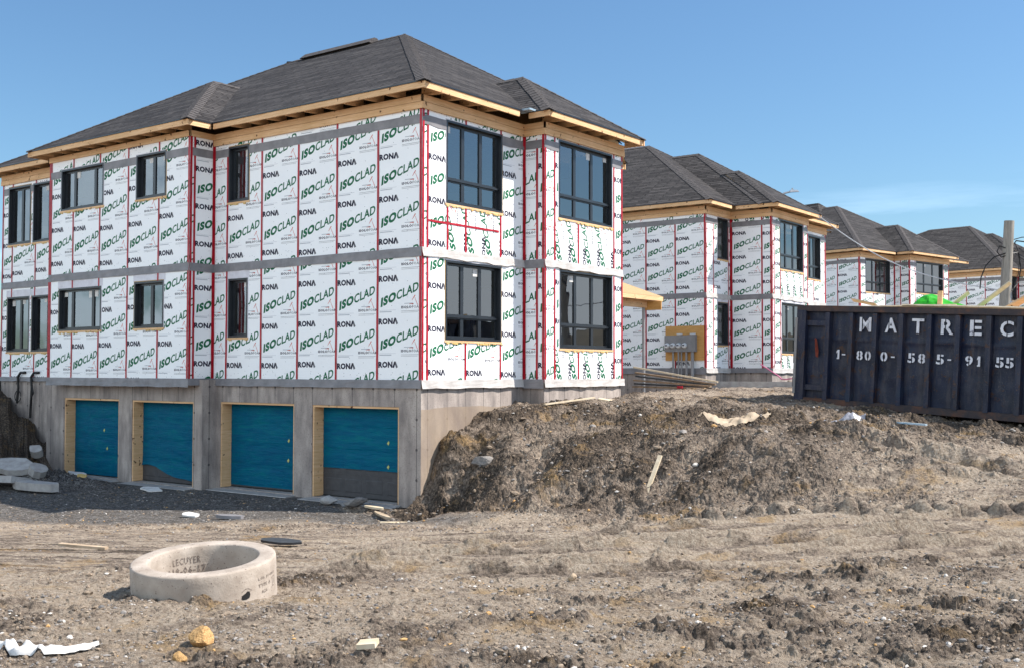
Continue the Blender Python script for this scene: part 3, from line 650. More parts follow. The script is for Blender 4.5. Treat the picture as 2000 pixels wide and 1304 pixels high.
# ---- house 2
def house_two(loc, rz, label, detail=True, B=(-9.9, 5.38, 9.4), A=(-5.37, 5.38, 9.47)):
    H = empty('house', loc, rz, label, 'house', 'unfinished row houses')
    clad(H, (-12, 0), (0, 0), phase=(.45, 3.2), wins=[(1.5, 3, 3.8, 5.3, '2')])
    clad(H, (0, 0), (0, 2.0), seams=[-.62, .60, 1.82], sunny=True, wins=[(.94, 1.78, .83, 2.38, '1'), (.94, 1.78, 3.97, 5.48, '1')], phase=(.3, 3.3))
    clad(H, (0, 2), (1.64, 2), seams=[.06, 1.26], phase=(.30, 3.5), rotzones=[(.07, 1.5, 5.40, 5.655, 2)])
    clad(H, (1.64, 2), (1.64, 5.35), seams=[-.9, .2, .75, 2.95], sunny=True, wins=[(.85, 2.95, .54, 2.42, '3x2'), (.72, 2.9, 3.65, 5.49, '3x2')], phase=(.5, 3.3), rotzones=[(.76, 2.94, 2.69, 3.64, 1), (.76, 2.94, 0, .53, 0)])
    clad(H, (1.64, 5.35), (1.07, 5.35), plain=True, beam=False)
    clad(H, (1.07, 5.35), (1.07, 8.69), seams=[-.4, .82, 2.04, 3.26], sunny=True, wins=[(1.47, 2.78, .8, 2.4, '3x2'), (1.47, 2.78, 3.6, 5.35, '3x2')], phase=(.4, 3.1))
    clad(H, (1.07, 8.69), (-12, 8.69), plain=True, wins=[(2+3*k, 3.6+3*k, z, z+1.3, '2') for k in range(4) for z in (1.0, 3.9)]); clad(H, (-12, 8.69), (-12, 0), plain=True)
    interior(H, -12, 0, 0, 8.69)
    skirt(H, (-12, 0), (0.01, 0), False, .22); skirt(H, (0, 0), (0, 2), True, .17); skirt(H, (0, 1.98), (1.65, 1.98), False, .17); skirt(H, (1.64, 2), (1.64, 5.4), True, .17); skirt(H, (1.07, 5.4), (1.07, 8.7), True, .17)
    for p, q in (((-12, .03), (-.03, .03)), ((-.03, .03), (-.03, 2.03)), ((-.03, 2.03), (1.61, 2.03)), ((1.61, 2.03), (1.61, 5.32)), ((1.61, 5.32), (1.04, 5.32)), ((1.04, 5.32), (1.04, 8.66)), ((1.04, 8.66), (-12, 8.66))): foundation(H, p, q, -1.6)
    y0, y1, x1, x0 = -.42, 9.11, .42, -15.8; yb = 2*A[1]-y0; s = (A[2]-EH)/(A[1]-y0); ZR = A[2]; B = (B[0], A[1], ZR)
    roof(H, [[(x0, y0, EH), (x1, y0, EH), A, B], [(x1, y0, EH), (x1, yb, EH), A], [(x1, yb, EH), (x0, yb, EH), B, A], [(x0, yb, EH), (x0, y0, EH), B]])
    sx_ = (ZR-EH)/(x1-A[0])
    r2 = bay_roof(1.49, 1.58, y1, (-3.01, 5.35, 8.85), x1, sx_); roof(H, r2, 'bay_roof')
    roof(H, bay_roof(2.06, 1.56, 5.77, (-.42, 3.665, 7.62), 1.49, (8.85-EH)/(4.5)), 'bay_roof')
    fascia(H, (x0, y0), (x1, y0), 0, -.02); fascia(H, (x1, y0), (x1, 1.58), -.061, -.25); fascia(H, (x1, 1.58), (2.06, 1.58)); fascia(H, (2.06, 1.58), (2.06, 5.77), -.061); fascia(H, (2.06, 5.77), (1.49, 5.77), rafters=False); fascia(H, (1.49, 5.77), (1.49, y1)); fascia(H, (1.49, y1), (x0, y1), rafters=False)
    return H
H2 = house_two((-3.31, 19, .3), 0, 'second unfinished house, with electric meters on a plywood board on its side wall')
def house_three():
    H = empty('house', (-5.55, 41.07, .72), -12, 'third unfinished house in the row, two large black windows showing above the dumpster', 'house', 'unfinished row houses')
    clad(H, (-12, 0), (0, 0), phase=(.45, 3.2), seams=[12-1.31*k for k in range(0, 10)], pw=1.31)
    clad(H, (0, 0), (0, 3.5), seams=[-.6, .1, 1.32, 2.54], sunny=True, wins=[(.58, 3.05, .8, 2.45, '3x2'), (.58, 3.05, 3.70, 5.47, '3x2')], phase=(.4, 3.1))
    clad(H, (0, 3.5), (.92, 3.5), seams=[-.75, .38], phase=(.5, 3.2))
    clad(H, (.92, 3.5), (.92, 7.75), seams=[-.7, .55, 1.7, 3.7], sunny=True, wins=[(.68, 3.62, .8, 2.45, '3x2'), (.68, 3.62, 3.75, 5.49, '3x2')], phase=(.6, 3.3))
    clad(H, (.92, 7.75), (-1, 7.75), plain=True, beam=False); clad(H, (-1, 7.75), (-1, 10.76), plain=True); clad(H, (-1, 10.76), (-12, 10.76), plain=True, wins=[(2+3*k, 3.6+3*k, z, z+1.3, '2') for k in range(3) for z in (1.0, 3.9)]); clad(H, (-12, 10.76), (-12, 0), plain=True)
    interior(H, -12, -.9, 0, 10.76)
    for p, q in (((-12, .03), (-.03, .03)), ((-.03, .03), (-.03, 3.53)), ((-.03, 3.53), (.89, 3.53)), ((.89, 3.53), (.89, 7.7))): foundation(H, p, q, -1.9)
    A = (-4.73, 5.38, 9.24); s = (A[2]-EH)/5.8; B = (-8, 5.38, 9.24); x1, x0, y0, y1 = .42, -13.5, -.42, 11.18
    ro = roof(H, [[(x0, y0, EH), (x1, y0, EH), A, B], [(x1, y0, EH), (x1, y1, EH), A], [(x1, y1, EH), (x0, y1, EH), B, A], [(x0, y1, EH), (x0, y0, EH), B]]); 
    hb = MB(); hb.hexa([(-9.4, 4.6, 8.8), (-5.4, 4.6, 8.8), (-5.0, 6.2, 8.8), (-9.4, 6.2, 8.8)], [(-8.6, 5.3, 9.56), (-6.0, 5.3, 9.56), (-6.0, 5.46, 9.56), (-8.6, 5.46, 9.56)], 'shingles'); hb.build('ridge_vent', ro)
    roof(H, bay_roof(1.34, 3.08, 8.17, (-.96, 5.62, 7.78), x1, (A[2]-EH)/(x1-A[0])), 'bay_roof')
    fascia(H, (x0, y0), (x1, y0), 0, -.02); fascia(H, (x1, y0), (x1, 3.08), -.061, -.1); fascia(H, (x1, 3.08), (1.34, 3.08), rafters=False); fascia(H, (1.34, 3.08), (1.34, 8.17), -.061); fascia(H, (x1, 8.17), (x1, y1), rafters=False)
house_three()
house_two((-2.15, 57.6, .74), -10, 'farthest unfinished house, half hidden behind the wooden utility pole', B=(-7.5, 5.38, 9.5), A=(-4.6, 5.38, 9.5))
# ------------------------------------------------------------------ ground
CAMX, CAMY = 14.926, -16.861
RX, RY, FX, FY = .8001, .5998, -.5998, .8001       # lateral and forward directions of the street view, used as ground axes
def sd2xy(s, d): return CAMX+RX*s+FX*d, CAMY+RY*s+FY*d
def xy2sd(x, y): dx, dy = x-CAMX, y-CAMY; return dx*RX+dy*RY, dx*FX+dy*FY
def gp(px, d, z): return (*sd2xy((px-1000)/2170.76*d, d), z)
_C = []
for px, col in {-700: [(3, -1.6), (7, -1.6), (12, -1.85), (18, -2.4), (24, -2.4), (30, -1.6), (36, -.6)],
    -200: [(3, -1.6), (7, -1.6), (12, -1.85), (18, -2.4), (22, -2.6), (25, -2.3), (28, -1.5), (31, -.6)],
    0: [(3, -1.6), (7, -1.56), (10, -1.72), (14, -2.02), (18, -2.38), (20.5, -2.62), (23, -2.6), (26.5, -2.45), (28.2, -1.95)],
    300: [(3, -1.6), (7, -1.56), (9.5, -1.70), (14, -2.05), (18, -2.4), (21, -2.66), (24, -2.6), (27, -2.58)],
    600: [(3, -1.6), (7, -1.56), (10, -1.76), (14, -2.07), (18, -2.4), (21, -2.6), (24, -2.58), (26, -2.56)],
    850: [(3, -1.6), (7, -1.56), (10, -1.76), (14, -2.05), (18, -2.36), (20.3, -2.5), (21.4, -2.42)],
    1000: [(3, -1.6), (7, -1.56), (9.5, -1.75), (12, -1.9), (16, -2.15), (19.6, -2.36), (20.5, -2.25), (21.5, -1.8), (22.5, -1.3), (23.5, -.78), (24.5, -.62)],
    1200: [(3, -1.58), (7, -1.56), (12, -1.86), (16, -2.08), (19.2, -2.17), (20.1, -1.75), (20.8, -1.38), (22, -1.02), (23.4, -.80), (26.5, -.48)],
    1500: [(3, -1.56), (7, -1.55), (10, -1.75), (13, -1.85), (16, -1.88), (17.6, -1.87), (18.2, -1.58), (18.9, -1.06), (20.5, -.92), (22, -.80), (26, -.50), (32, -.3), (38, -.1)],
    1750: [(7, -1.5), (12, -1.75), (15.5, -1.76), (16.7, -1.73), (17.5, -1.42), (18.4, -1.02), (20.5, -.92), (22, -.86), (25, -.62)],
    2000: [(3, -1.5), (7, -1.5), (12, -1.72), (14, -1.69), (15.2, -1.62), (16.5, -1.40), (18, -1.12), (20, -1.03), (22.4, -1.0), (25, -.85)],
    2600: [(3, -1.4), (7, -1.4), (12, -1.5), (17, -1.3), (22, -1.1), (28, -.8)]}.items():
    for d, z in col: _C.append(gp(px, d, z))
_C += [(0.05, Y, z) for Y, z in ((.03, -2.3), (.31, -1.9), (.46, -1.6), (.57, -1.36), (.84, -1.12), (1.16, -1.0), (1.7, -.82), (1.95, -.74), (2.7, -.67), (3.3, -.66))]
_C += [(.62, 3.45, -.6), (.62, 5, -.52), (.62, 7, -.42), (-1, 12, -.3), (-6, 12, -.2), (-6, 18.8, -.08), (-12, 12, -.2), (0, 14, -.3), (2, 18, -.2), (-1, 20.8, -.1), (1, 26, .1), (6, 14, -.4), (10, 10, -.6), (12, 14, -.5), (4, 30, .2),
       (0, 42, .5), (-12, 40, .5), (3, 52, .7), (-1, 58, .6), (14, 40, .5), (20, 20, -.4), (24, 5, -.8), (-16.5, -.3, -.25), (-15.2, -.4, -.75), (-14.2, -.7, -1.4), (-13.3, -1.0, -2.1), (-18, 4, 0), (-22, -4, -.5), (-6, 4, -2.6), (-12, 4, -2.4), (-3, 4, -2.6), (-3, 1, -2.6), (-6, -.2, -2.58), (-3, -.3, -2.58), (-.6, -.3, -2.56), (-12, -.8, -2.5), (-9, -.8, -2.57)]
_C = np.array(_C); _n = len(_C)
def _k(r2): return .5*r2*np.log(r2+1e-9)
_sc = 10.
_X = _C[:, :2]/_sc; _d2 = ((_X[:, None]-_X[None])**2).sum(-1); _A = np.zeros((_n+3, _n+3)); _A[:_n, :_n] = _k(_d2)+np.eye(_n)*1e-5; _A[:_n, _n] = 1; _A[:_n, _n+1:] = _X; _A[_n, :_n] = 1; _A[_n+1:, :_n] = _X.T
_W = np.linalg.solve(_A, np.concatenate([_C[:, 2], [0, 0, 0]]))
def base_exact(x, y):
    x = np.asarray(x, float); y = np.asarray(y, float); out = np.empty(x.size); xf, yf = x.ravel(), y.ravel()
    for i in range(0, x.size, 60000):
        P_ = np.stack([xf[i:i+60000], yf[i:i+60000]], 1)/_sc
        d2 = ((P_[:, None]-_X[None])**2).sum(-1); out[i:i+60000] = _k(d2)@_W[:_n]+_W[_n]+P_@_W[_n+1:]
    out = out.reshape(x.shape); r = np.hypot(x-4, y-8); t = np.clip((r-46)/30, 0, 1); t = t*t*(3-2*t)
    return out*(1-t)+t*np.clip(.2, -2, 1)
_gx = np.arange(-42, 46, .16); _gy = np.arange(-32, 66, .16); _GZ = base_exact(*np.meshgrid(_gx, _gy, indexing='ij'))
_GR = np.hypot(*np.gradient(_GZ, .16))
def _bil(T, x, y):
    u = np.clip((np.asarray(x, float)-_gx[0])/.16, 0, len(_gx)-1.001); v = np.clip((np.asarray(y, float)-_gy[0])/.16, 0, len(_gy)-1.001); i = u.astype(int); j = v.astype(int); a = u-i; b = v-j
    return T[i, j]*(1-a)*(1-b)+T[i+1, j]*a*(1-b)+T[i, j+1]*(1-a)*b+T[i+1, j+1]*a*b
def base_z(x, y):
    t = np.clip((np.hypot(x-4, y-8)-36)/12, 0, 1); return _bil(_GZ, x, y)*(1-t)+.2*t
_perm = rng.permutation(512); _perm = np.concatenate([_perm, _perm, _perm]); _gv = rng.uniform(-1, 1, (512, 2)); _gv /= np.linalg.norm(_gv, axis=1)[:, None]
def gnoise(x, y):
    xi = np.floor(x).astype(int); yi = np.floor(y).astype(int); xf = x-xi; yf = y-yi; u = xf**3*(xf*(xf*6-15)+10); v = yf**3*(yf*(yf*6-15)+10)
    def g(a, b, fx, fy):
        h = _perm[(_perm[(xi+a) & 511]+yi+b) & 511]; return _gv[h, 0]*fx+_gv[h, 1]*fy
    a = g(0, 0, xf, yf); b = g(1, 0, xf-1, yf); c = g(0, 1, xf, yf-1); d = g(1, 1, xf-1, yf-1)
    return (a*(1-u)+b*u)*(1-v)+(c*(1-u)+d*u)*v
def fbm(x, y, f, o, r=.5, ridge=False):
    s = 0; a = 1
    for i in range(o):
        n = gnoise(x*f+17.3*i, y*f-9.1*i); s = s+a*((1-2*np.abs(n))-.6 if ridge else n); f *= 2.03; a *= r
    return s
def lumps(x, y, f, dens, seed=0):
    # rounded clods of random size scattered on a jittered grid
    wx = x+.35/f*gnoise(x*f*1.7+seed, y*f*1.7); wy = y+.35/f*gnoise(x*f*1.7-40, y*f*1.7+seed); X = wx*f+seed*7.1; Y = wy*f; xi = np.floor(X).astype(int); yi = np.floor(Y).astype(int); out = np.zeros_like(X)
    for dx in (-1, 0, 1):
        for dy in (-1, 0, 1):
            h = _perm[(_perm[(xi+dx) & 511]+yi+dy) & 511]; jx = (h*37 % 101)/101.; jy = (h*53 % 103)/103.; r_ = .22+.42*((h*29 % 97)/97.)**2; ok = (h % 89)/89. < dens
            d2 = ((X-xi-dx-jx)**2+(Y-yi-dy-jy)**2)/r_**2; out = np.maximum(out, np.where(ok, r_*np.sqrt(np.clip(1-d2, 0, 1)), 0))
    return out/f
def sstep(a, b, t): t = np.clip((t-a)/(b-a), 0, 1); return t*t*(3-2*t)
def zones(x, y):
    s, d = xy2sd(x, y); px = s/np.maximum(d, .5)*2170.76+1000
    h = base_z(x, y)
    wob = fbm(x, y, .35, 3)*1.2
    # zone masks in ground space
    mound = sstep(-1.2, .3, s-(.30)*0+wob*.5)*sstep(.0, .8, (d-(20.2-.26*np.clip(s, 0, 14))+wob*.3))*sstep(7.0, 4.2, d-(20.2-.26*np.clip(s, 0, 14))+wob*.4)
    gr = _bil(_GR, x, y)
    steep = sstep(.16, .34, gr+wob*.04)*sstep(18.0, 19.5, d)*sstep(46, 40, d); band = sstep(17.2, 17.9, d+wob*.35)*sstep(20.9, 19.6, d+wob*.5)*sstep(.5, 1.5, s)*sstep(7.2, 5.6, s+wob*.6); mound = np.maximum(np.maximum(mound*.75, steep), band*.7)
    gravel = sstep(18.6, 21.6, d+wob*.9)*sstep(.6, -.6, s+wob*.2)*sstep(-9, -5, y+wob*.3)*(1-steep)
    lane = sstep(10.4, 11.6, d+wob*.35-.10*s)*sstep(17.6, 16.2, d+wob*.3+.20*s)
    plat = sstep(21.0, 23.5, d+.18*s+wob*.4)*sstep(-.5, 1.2, s)
    pile = sstep(-12.6, -14.2, x+wob*.2)*sstep(-3.4, -1.2, y)
    return s, d, h, wob, mound, gravel, lane, plat, pile
def ground_full(x, y):
    s, d, h, wob, mound, gravel, lane, plat, pile = zones(x, y)
    fore = np.clip(1-lane-gravel-mound-plat-pile, 0, 1)*sstep(60, 30, d)
    rough = fbm(x, y, 1.1, 3, .55); clod = -fbm(x, y, 3.6, 4, .6, True); fine = -fbm(x, y, 15, 3, .6, True)
    patch = sstep(-.02, .32, fbm(x+31, y-7, .62, 4, .6)); patch2 = sstep(.0, .3, fbm(x-3, y+17, 1.9, 3))       # where the broken clods gather
    right = sstep(-1, 3.5, s)*sstep(12.5, 10.5, d)
    z = h+rough*(.05+.12*mound+.02*plat+.05*pile)*(1-.55*lane-.7*gravel)
    loose = np.clip(.85*mound+fore*(.32+.5*patch+.3*patch2)+.75*pile+.42*plat+.5*plat*patch+.24*lane*patch2+.3*right*patch2, 0, 1)
    z = z+clod*(.006+.032*mound+.007*fore+.013*fore*patch+.022*fore*right*patch+.012*plat+.014*plat*patch+.03*pile+.005*lane*patch)
    L1 = lumps(x, y, 3.1, .55*loose*(.4+.6*patch2), 1); L2 = lumps(x, y, 7.5, .85*loose, 2); L3 = lumps(x, y, 16., .3+.65*loose, 3)
    z = z+L1*.50*np.clip(mound*1.1+right*patch*.55+pile*.6+fore*patch*.2, 0, 1)+L2*.50*np.clip(loose+.15, 0, 1)+L3*.62*(.35+.65*loose)*(1-.6*gravel)
    z = z+fine*(.003+.009*mound+.007*fore*patch+.006*plat*patch+.008*pile)
    lump = (L1*3.1+L2*7.5)*1.2
    big = fbm(x-11, y+5, .8, 3, .5); z = z+big*.24*mound
    # long wheel ruts along the lane and churned ridges on the right of the foreground
    ld = d+.18*np.sin(s*.35+1)+wob*.12-.012*s*s*sstep(0, 6, s); rut = np.zeros_like(z)
    for c, w_, a in ((11.25, .05, -.035), (11.5, .08, -.05), (11.68, .05, .04), (12.2, .05, -.04), (12.34, .04, .035), (12.55, .07, -.055), (12.75, .05, .05), (13.15, .05, -.04), (13.4, .08, -.065), (13.6, .05, .055), (14.1, .05, -.045), (14.35, .07, -.05), (14.5, .05, .045), (14.95, .05, -.04), (15.3, .07, -.045), (15.5, .05, .045), (16.0, .05, -.04)):
        rut += a*np.exp(-((ld-c)/w_)**2)*(.6+.6*fbm(x+c*3, y-c*5, .8, 2)*1.6)
    z = z+rut*lane*sstep(-4.5, -.5, s)*(1.7+1.6*patch2)+lane*sstep(-4.5, -.5, s)*.007*np.sin(ld*46+3*fbm(x, y, 1.2, 2))
    rr = d*.55-s*.83+.5*fbm(x, y, .6, 2); z = z+right*(.085*np.clip(np.sin(rr*2.3+1.0), -.2, 1)**2*(.3+.7*patch2)*(.75+.3*lump))
    # raised bar of track-pad marks beside the lane
    c0 = 16.85-.56*(s-2.7); tb = np.exp(-((d-c0)/.17)**4)*sstep(2.3, 2.9, s)*sstep(9.5, 8.0, s); pad = np.abs(np.sin(s*math.pi/.285))**.45
    z = z*(1-.0*tb)+tb*(.03+.17*pad*(.75+.25*np.sin(s*7))); tb2 = np.exp(-((d-17.6)/.12)**2)*sstep(-.2, .4, s)*sstep(2.6, 2.0, s); z = z+tb2*(.03+.05*np.abs(np.sin(s*math.pi/.3)))
    # diagonal ruts on the right of the platform
    for (a, b, w_, dep) in (((5.0, 20.6), (8.4, 15.8), .17, .20), ((6.2, 20.9), (10.5, 16.4), .17, .16), ((6.9, 21.6), (11.5, 19.2), .16, .14)):
        ax, ay = a; bx, by = b; L2 = (bx-ax)**2+(by-ay)**2; t = np.clip(((s-ax)*(bx-ax)+(d-ay)*(by-ay))/L2, 0, 1); dist = np.hypot(s-(ax+(bx-ax)*t)+.25*rough, d-(ay+(by-ay)*t)+.2*wob*.3)
        z = z-dep*np.exp(-(dist/w_)**2)+dep*.4*np.exp(-((dist-.40)/.15)**2)*(.7+.5*patch2)
    # hollow undercut in the bank close to the house corner, small heap beside the concrete ring
    for (hx, hy, hr, a) in ((.95, -.35, .62, -.62), (1.35, -.75, .35, .12), (.35, .55, .3, .12), (2.6, -2.1, .45, -.30), (5.9, -10.0, .45, .10), (5.3, -10.6, .3, .07), (-10.6, -1.7, 1.1, .22), (-12.2, -2.0, 1.0, .35), (-8.8, -1.9, .7, .12)):
        z = z+a*np.exp(-(((x-hx)**2+(y-hy)**2)/hr**2))*(1+.5*clod)
    rim = sstep(18, 23, d)*0
    dist_ring = np.hypot(x-7.11, y+10.78); z = np.where(dist_ring < .75, z*1.0, z)
    # inside the houses the ground stays under the slabs
    inh = ((x < .5) & (x > -16.1) & (y > .1) & (y < 8.5) & ((x < -.05) | (y > 3.6))); z = np.where(inh, np.minimum(z, -2.62), z)
    ap = sstep(-1.3, -.4, y)*(x < -.1)*(x > -12.9); z = z*(1-ap)+ap*np.minimum(z, -2.60)
    return z, dict(mound=mound, gravel=gravel, lane=lane, plat=plat, pile=pile, clod=clod, patch=patch, rough=rough, right=right, lump=lump, loose=loose, rut=rut, streak=fbm(s*.35, d*3.2, 1., 4), rough2=fbm(x+3, y-8, .55, 4, .6), near_pile=np.exp(-(((x+11)/2.3)**2+((y+1.8)/1.0)**2)))
def _vor(g, v, sc):
    o = g.n('ShaderNodeTexVoronoi'); o.inputs['Scale'].default_value = sc; g.l(v, o.inputs['Vector']); return o.outputs['Color']
def make_ground():
    ang = np.concatenate([np.linspace(-180, -31, 60)[:-1], np.linspace(-31, 31, 1250), np.linspace(31, 180, 60)[1:]]); nr = 860
    rad = np.concatenate([np.geomspace(1.2, 5.5, 40)[:-1], np.geomspace(5.5, 30, nr), np.geomspace(30, 900, 110)[1:]])
    A_, R_ = np.meshgrid(np.radians(ang[:-1]), rad, indexing='ij'); sx_ = R_*np.sin(A_); dx_ = R_*np.cos(A_)
    x, y = sd2xy(sx_, dx_); z, a = ground_full(x, y)
    far = sstep(50, 90, R_); z = z*(1-far)+far*(.1)
    st = np.clip(a['mound']+a['pile'], 0, 1)*sstep(.3, 1.0, _bil(_GR, x, y)); st = st*((y > .5) | (x > .35) | (x < -13.6) | (y < -.5))
    q1 = gnoise(x*2.3+z*3.1, y*2.3-z*2.7)*.10+gnoise(x*5.9+z*7.7, y*5.9-z*6.1)*.05+gnoise(x*14+z*17, y*14-z*15)*.022; q2 = gnoise(x*2.3-z*3.3+50, y*2.3+z*2.9)*.10+gnoise(x*5.9-z*8.1+50, y*5.9+z*7.3)*.05+gnoise(x*14-z*16+9, y*14+z*17)*.022
    x = x+q1*st; y = y+q2*st
    na, nr_ = x.shape; v = np.stack([x.ravel(), y.ravel(), z.ravel()], 1)
    idx = np.arange(na*nr_).reshape(na, nr_); i2 = np.roll(idx, -1, axis=0)
    q = np.stack([idx[:, :-1], idx[:, 1:], i2[:, 1:], i2[:, :-1]], -1).reshape(-1, 4)
    c = len(v); cz = float(ground_full(np.array([CAMX]), np.array([CAMY]))[0][0]); v = np.vstack([v, [CAMX, CAMY, cz]])
    tri = np.stack([idx[:, 0], i2[:, 0], np.full(na, c)], -1)
    me = bpy.data.meshes.new('ground'); me.vertices.add(len(v)); me.vertices.foreach_set('co', v.ravel())
    q = q[:, ::-1]; tri = tri[:, ::-1]; n4, n3 = len(q), len(tri); me.loops.add(n4*4+n3*3); me.loops.foreach_set('vertex_index', np.concatenate([q.ravel(), tri.ravel()]))
    me.polygons.add(n4+n3); me.polygons.foreach_set('loop_start', np.concatenate([np.arange(n4)*4, n4*4+np.arange(n3)*3])); me.update(calc_edges=True)
    me.polygons.foreach_set('use_smooth', np.zeros(n4+n3, bool))
    moist = np.clip(.04+.17*a['mound']+.30*a['mound']*np.clip(.5+1.4*a['rough2'], 0, 1.3)+.75*a['pile']+.17*a['loose']*np.clip(a['lump'], 0, 1)+.13*a['loose']+.16*a['loose']*a['patch']+.16*a['right']*a['patch']+.34*a['rough']+a['lane']*np.clip(-a['rut']*11, -.2, .7)+.15*a['lane']*(1+2.2*np.clip(a['streak'], -.4, 1))+.10*a['plat']+.04+.5*a['near_pile'], 0, 1)
    for nm, arr in (('soil_dark', moist), ('gravel', np.clip(a['gravel'], 0, 1)), ('mound', np.clip(a['mound'], 0, 1))):
        at = me.attributes.new(nm, 'FLOAT', 'POINT'); at.data.foreach_set('value', np.append(arr.ravel(), 0).astype(np.float32))
    m = mat('soil', (.3, .22, .16), .95, .15); g = NG(m); v_ = g.coord('Object')
    def attr(nm): return g.n('ShaderNodeAttribute', attribute_name=nm).outputs['Fac']
    n1 = g.noise(v_, .9, 6, .62); n2 = g.noise(v_, 5, 8, .7); n3_ = g.noise(v_, 22, 8, .78); n4_ = g.noise(v_, 75, 5, .75); n5 = g.noise(v_, .45, 4)
    dry = g.ramp(n3_, [(.33, (.11, .082, .062)), (.41, (.31, .240, .178)), (.53, (.44, .358, .278)), (.70, (.61, .52, .42))])  # soil tones, contrast raised to paint in sun and shade on micro-bumps
    mid = g.ramp(n3_, [(.35, (.05, .040, .034)), (.48, (.20, .157, .124)), (.63, (.40, .32, .25))])
    drk = g.ramp(n3_, [(.37, (.018, .015, .014)), (.52, (.095, .073, .056)), (.66, (.27, .20, .14))])
    f1 = g.math('ADD', g.math('MULTIPLY', attr('soil_dark'), 1.25), g.math('MULTIPLY', g.math('SUBTRACT', n2, .5), 1.5))
    c = g.mix(g.ramp(f1, [(.16, (0, 0, 0)), (.46, (1, 1, 1))]), dry, mid); c = g.mix(g.ramp(f1, [(.55, (0, 0, 0)), (.9, (1, 1, 1))]), c, drk)
    # ochre clay patches
    oc = g.math('MULTIPLY', g.ramp(g.noise(v_, 1.1, 6, .68, .7), [(.555, (0, 0, 0)), (.66, (1, 1, 1))]), g.ramp(n3_, [(.38, (.1, .1, .1)), (.6, (1, 1, 1))]))
    c = g.mix(g.math('MULTIPLY', oc, .75), c, (.40, .25, .10))
    # blue grey crushed stone
    gc = g.ramp(_vor(g, v_, 36.), [(.2, (.03, .03, .034)), (.5, (.11, .107, .108)), (.8, (.28, .268, .252))])
    gm = g.ramp(g.math('ADD', attr('gravel'), g.math('MULTIPLY', g.math('SUBTRACT', n1, .5), 1.1)), [(.34, (0, 0, 0)), (.85, (1, 1, 1))])
    c = g.mix(g.math('MULTIPLY', gm, .9), c, g.mix(g.ramp(n2, [(.44, (0, 0, 0)), (.66, (1, 1, 1))]), gc, (.06, .053, .05)))
    # pale chips and dark specks, strengthened to imitate sun and shade on tiny bumps
    c = g.mix(g.math('MULTIPLY', g.ramp(n4_, [(.64, (0, 0, 0)), (.69, (1, 1, 1))]), .6), c, (.62, .56, .50)); c = g.mix(g.math('MULTIPLY', g.ramp(n4_, [(.32, (1, 1, 1)), (.38, (0, 0, 0))]), .7), c, (.05, .042, .04))
    g.base(c); hgt = g.math('ADD', g.math('MULTIPLY', n3_, 1.), g.math('MULTIPLY', n4_, .35)); g.bump(hgt, 1., .06)
    me.materials.append(m); o = bpy.data.objects.new('ground', me); COL.objects.link(o); o['kind'] = 'structure'
make_ground()
def gz(x, y): return float(ground_full(np.array([float(x)]), np.array([float(y)]))[0][0])
def make_hills():
    mb = MB(); n = 90; rows = 10
    G = []
    for i in range(n+1):
        a = math.radians(-150+200*i/n); c = []
        for r in range(rows+1):
            d = 150+r*22; hgt = 0 if r == 0 else 12*math.sin(min(1, r/7)*math.pi/2)*(.6+.4*math.sin(a*5+1)+.12*math.sin(a*31))
            x, y = 14+math.sin(a+math.radians(90))*d, -17+math.cos(a+math.radians(90))*d*1.0; c.append((x, y, hgt+(random.uniform(-1, 1) if r else -.5)))
        G.append(c)
    for a, b in zip(G, G[1:]):
        for r in range(rows): mb.poly([a[r], b[r], b[r+1], a[r+1]], 'hill_green')
    mb.build('hills', None, smooth=True, merge=True, kind='structure')
make_hills()
